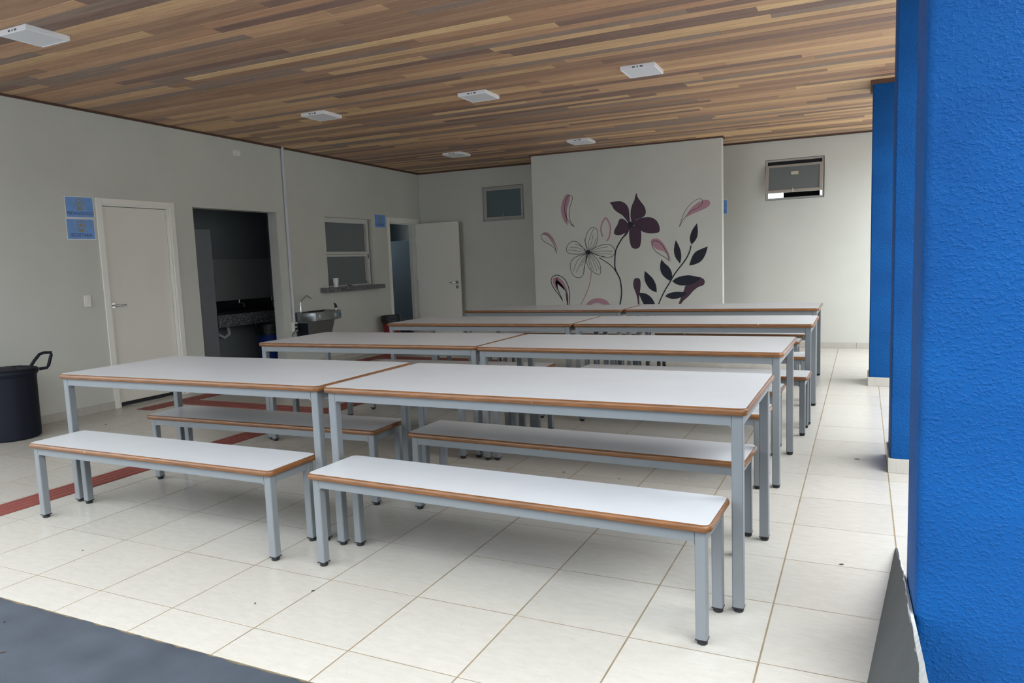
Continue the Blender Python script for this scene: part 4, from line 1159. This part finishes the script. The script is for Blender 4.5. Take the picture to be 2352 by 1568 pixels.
# ------------------------------------------------------------------ alcove fittings
sk = thing('wash_counter', 'dark granite wash counter with tall backsplash inside the alcove', 'counter', (0, 0, 0))
MB().bbox(-3.741, -3.40, 4.645, 5.99, 0.80, 0.835, 0.003).obj('worktop', M['granite_dark'], sk)
MB().bbox(-3.42, -3.395, 4.645, 5.99, 0.635, 0.80, 0.002).obj('apron', M['granite'], sk)
MB().bbox(-3.741, -3.72, 4.645, 5.99, 0.835, 0.975, 0.002).obj('backsplash', M['granite_dark'], sk)
MB().box(-3.741, -3.45, 4.645, 4.675, 0.0, 0.80).obj('support', M['granite_dark'], sk)
MB().tube([(-3.60, 4.98, 0.80), (-3.60, 4.98, 0.60), (-3.60, 5.0, 0.52), (-3.62, 4.93, 0.47), (-3.68, 4.88, 0.52), (-3.735, 4.88, 0.55)], 0.022, 10).obj('siphon', M['pvc'], sk, smooth=True)
for y, lab in ((5.29, 'chrome tap over the wash counter, nearer the middle of the alcove'), (5.93, 'chrome tap over the wash counter, against the alcove edge')):
    t_ = thing('tap', lab, 'tap', (-3.741, y, 0.93), 0, 'alcove taps')
    MB().tube([(0.022, 0, 0.0), (0.12, 0, 0.0), (0.15, 0, -0.01), (0.16, 0, -0.05)], 0.011, 10).obj('spout', M['chrome'], t_, smooth=True)
    MB().tube([(0.07, 0, 0.0), (0.07, 0, 0.05)], 0.013, 10).obj('handle', M['chrome'], t_, smooth=True)
pn = MB().bbox(-3.44, -3.41, 3.205, 4.640, 0.012, 1.94, 0.003).obj('stall_panel', M['panel_grey'])
tag(pn, 'grey upright stall panel at the near end of the alcove', 'panel')

# ------------------------------------------------------------------ behind the open door
cb = thing('steel_cabinet', 'tall blue-grey metal cabinet seen through the open door', 'cabinet', (-3.55, 9.0, 0))
MB().bbox(-0.62, 0.62, 0.0, 0.5, 0.05, 1.828, 0.004).obj('body', M['cab_grey'], cb)
MB().bbox(-0.62, 0.62, 0.02, 0.48, 0.0, 0.05, 0.003).obj('plinth', M['dark_void'], cb)
bx_ = thing('low_black_box', 'low black box with small white disc inside the open doorway', 'box', (-3.05, 8.25, 0))
MB().bbox(-0.12, 0.12, -0.26, 0.26, 0.0, 0.34, 0.008).obj('case', M['black_plastic'], bx_)
o = MB().lathe([(0.04, 0), (0.04, 0.006), (0.034, 0.01)], 18).obj('disc', M['plate'], bx_)
o.matrix_local = Matrix.Translation((0.12, -0.2, 0.29)) @ Matrix.Rotation(math.pi / 2, 4, 'Y')

# ------------------------------------------------------------------ tactile paving
TS = 0.228
def paver_ridged():
    mb = MB(); mb.box(-TS / 2, TS / 2, -TS / 2, TS / 2, 0.0, 0.003)
    for k in range(4):
        c = (-1.5 + k) * TS / 4
        mb.add([(-TS / 2, c - 0.016, 0.003), (-TS / 2, c + 0.016, 0.003), (TS / 2, c + 0.016, 0.003), (TS / 2, c - 0.016, 0.003),
                (-TS / 2, c - 0.011, 0.0065), (-TS / 2, c + 0.011, 0.0065), (TS / 2, c + 0.011, 0.0065), (TS / 2, c - 0.011, 0.0065)],
               [(4, 7, 6, 5), (0, 3, 7, 4), (1, 5, 6, 2), (0, 4, 5, 1), (3, 2, 6, 7)])
    return mb.mesh('paver', M['tactile'])
def paver_studded():
    mb = MB(); mb.box(-TS / 2, TS / 2, -TS / 2, TS / 2, 0.0, 0.003)
    for i in range(5):
        for j in range(5):
            mb.lathe([(0.014, 0.003), (0.009, 0.007)], 6, (-2 + i) * TS / 5, (-2 + j) * TS / 5)
    return mb.mesh('paver', M['tactile'])
PR, PS = paver_ridged(), paver_studded()
def strip(label, items):
    root = thing('tactile_strip', label, 'tactile paving', (0, 0, 0), 0, 'red tactile paving strips')
    for x, y, me, a, *sc in items:
        o = bpy.data.objects.new('paver', me); COL.objects.link(o); o.parent = root
        o.location = (x, y, 0.0006); o.rotation_euler = (0, 0, a)
        if sc: o.scale = (sc[0], 1, 1)
H2 = math.pi / 2
strip('red ridged tactile strip running past the near table ends to the slab', [(-0.298, -0.52 + TS * k, PR, H2) for k in range(16)])
strip('red studded tactile patch in front of the closed white door', [(-2.285 + TS * i * 0.0, 2.69 + TS * k, PS, 0) for k in range(4) for i in (0,)])
strip('red ridged tactile strip crossing from the closed door to the tables', [(-2.170 + 0.2197 * (k + 0.5), 3.04, PR, 0, 0.962) for k in range(8)])
strip('red ridged tactile strip along the far half of the aisle', [(-0.298, 3.129 + TS * k, PR, H2) for k in range(16)])
strip('red studded tactile patch near the drinking fountain', [(-2.30, 6.20 + TS * k, PS, 0) for k in range(4)])
strip('red ridged tactile strip crossing to the far tables', [(-2.185 + 0.2214 * (k + 0.5), 6.61, PR, 0, 0.970) for k in range(8)])

# ------------------------------------------------------------------ litter on the floor
mb = MB()
for x, y, s_, a in ((4.28, 0.93, 0.020, 0.3), (4.33, 2.72, 0.03, 0.1), (3.72, 0.62, 0.016, 0.8), (2.25, -0.12, 0.014, 1.0), (0.82, -0.18, 0.012, 0.4), (2.1, -0.3, 0.016, 2.0), (1.5, -0.95, 0.022, 0.7), (2.2, -0.9, 0.018, 1.2), (-2.0, 1.95, 0.02, 0.2), (2.62, 1.85, 0.016, 0.5), (3.0, 1.82, 0.014, 1.4), (1.25, -0.8, 0.016, 2.2), (2.52, -0.78, 0.015, 0.5)):
    pts = []
    for k in range(7):
        b = 2 * math.pi * k / 7; e_ = s_ * 0.55 * random.uniform(0.6, 1.2)
        u, v = e_ * math.cos(b), 0.38 * e_ * math.sin(b)
        pts.append((x + u * math.cos(a) - v * math.sin(a), y + u * math.sin(a) + v * math.cos(a)))
    mb.prism(pts, 0.0012, 0.0035)
tag(mb.obj('debris', M['debris']), 'tiny dark dry leaf bits scattered over the floor', kind='stuff')
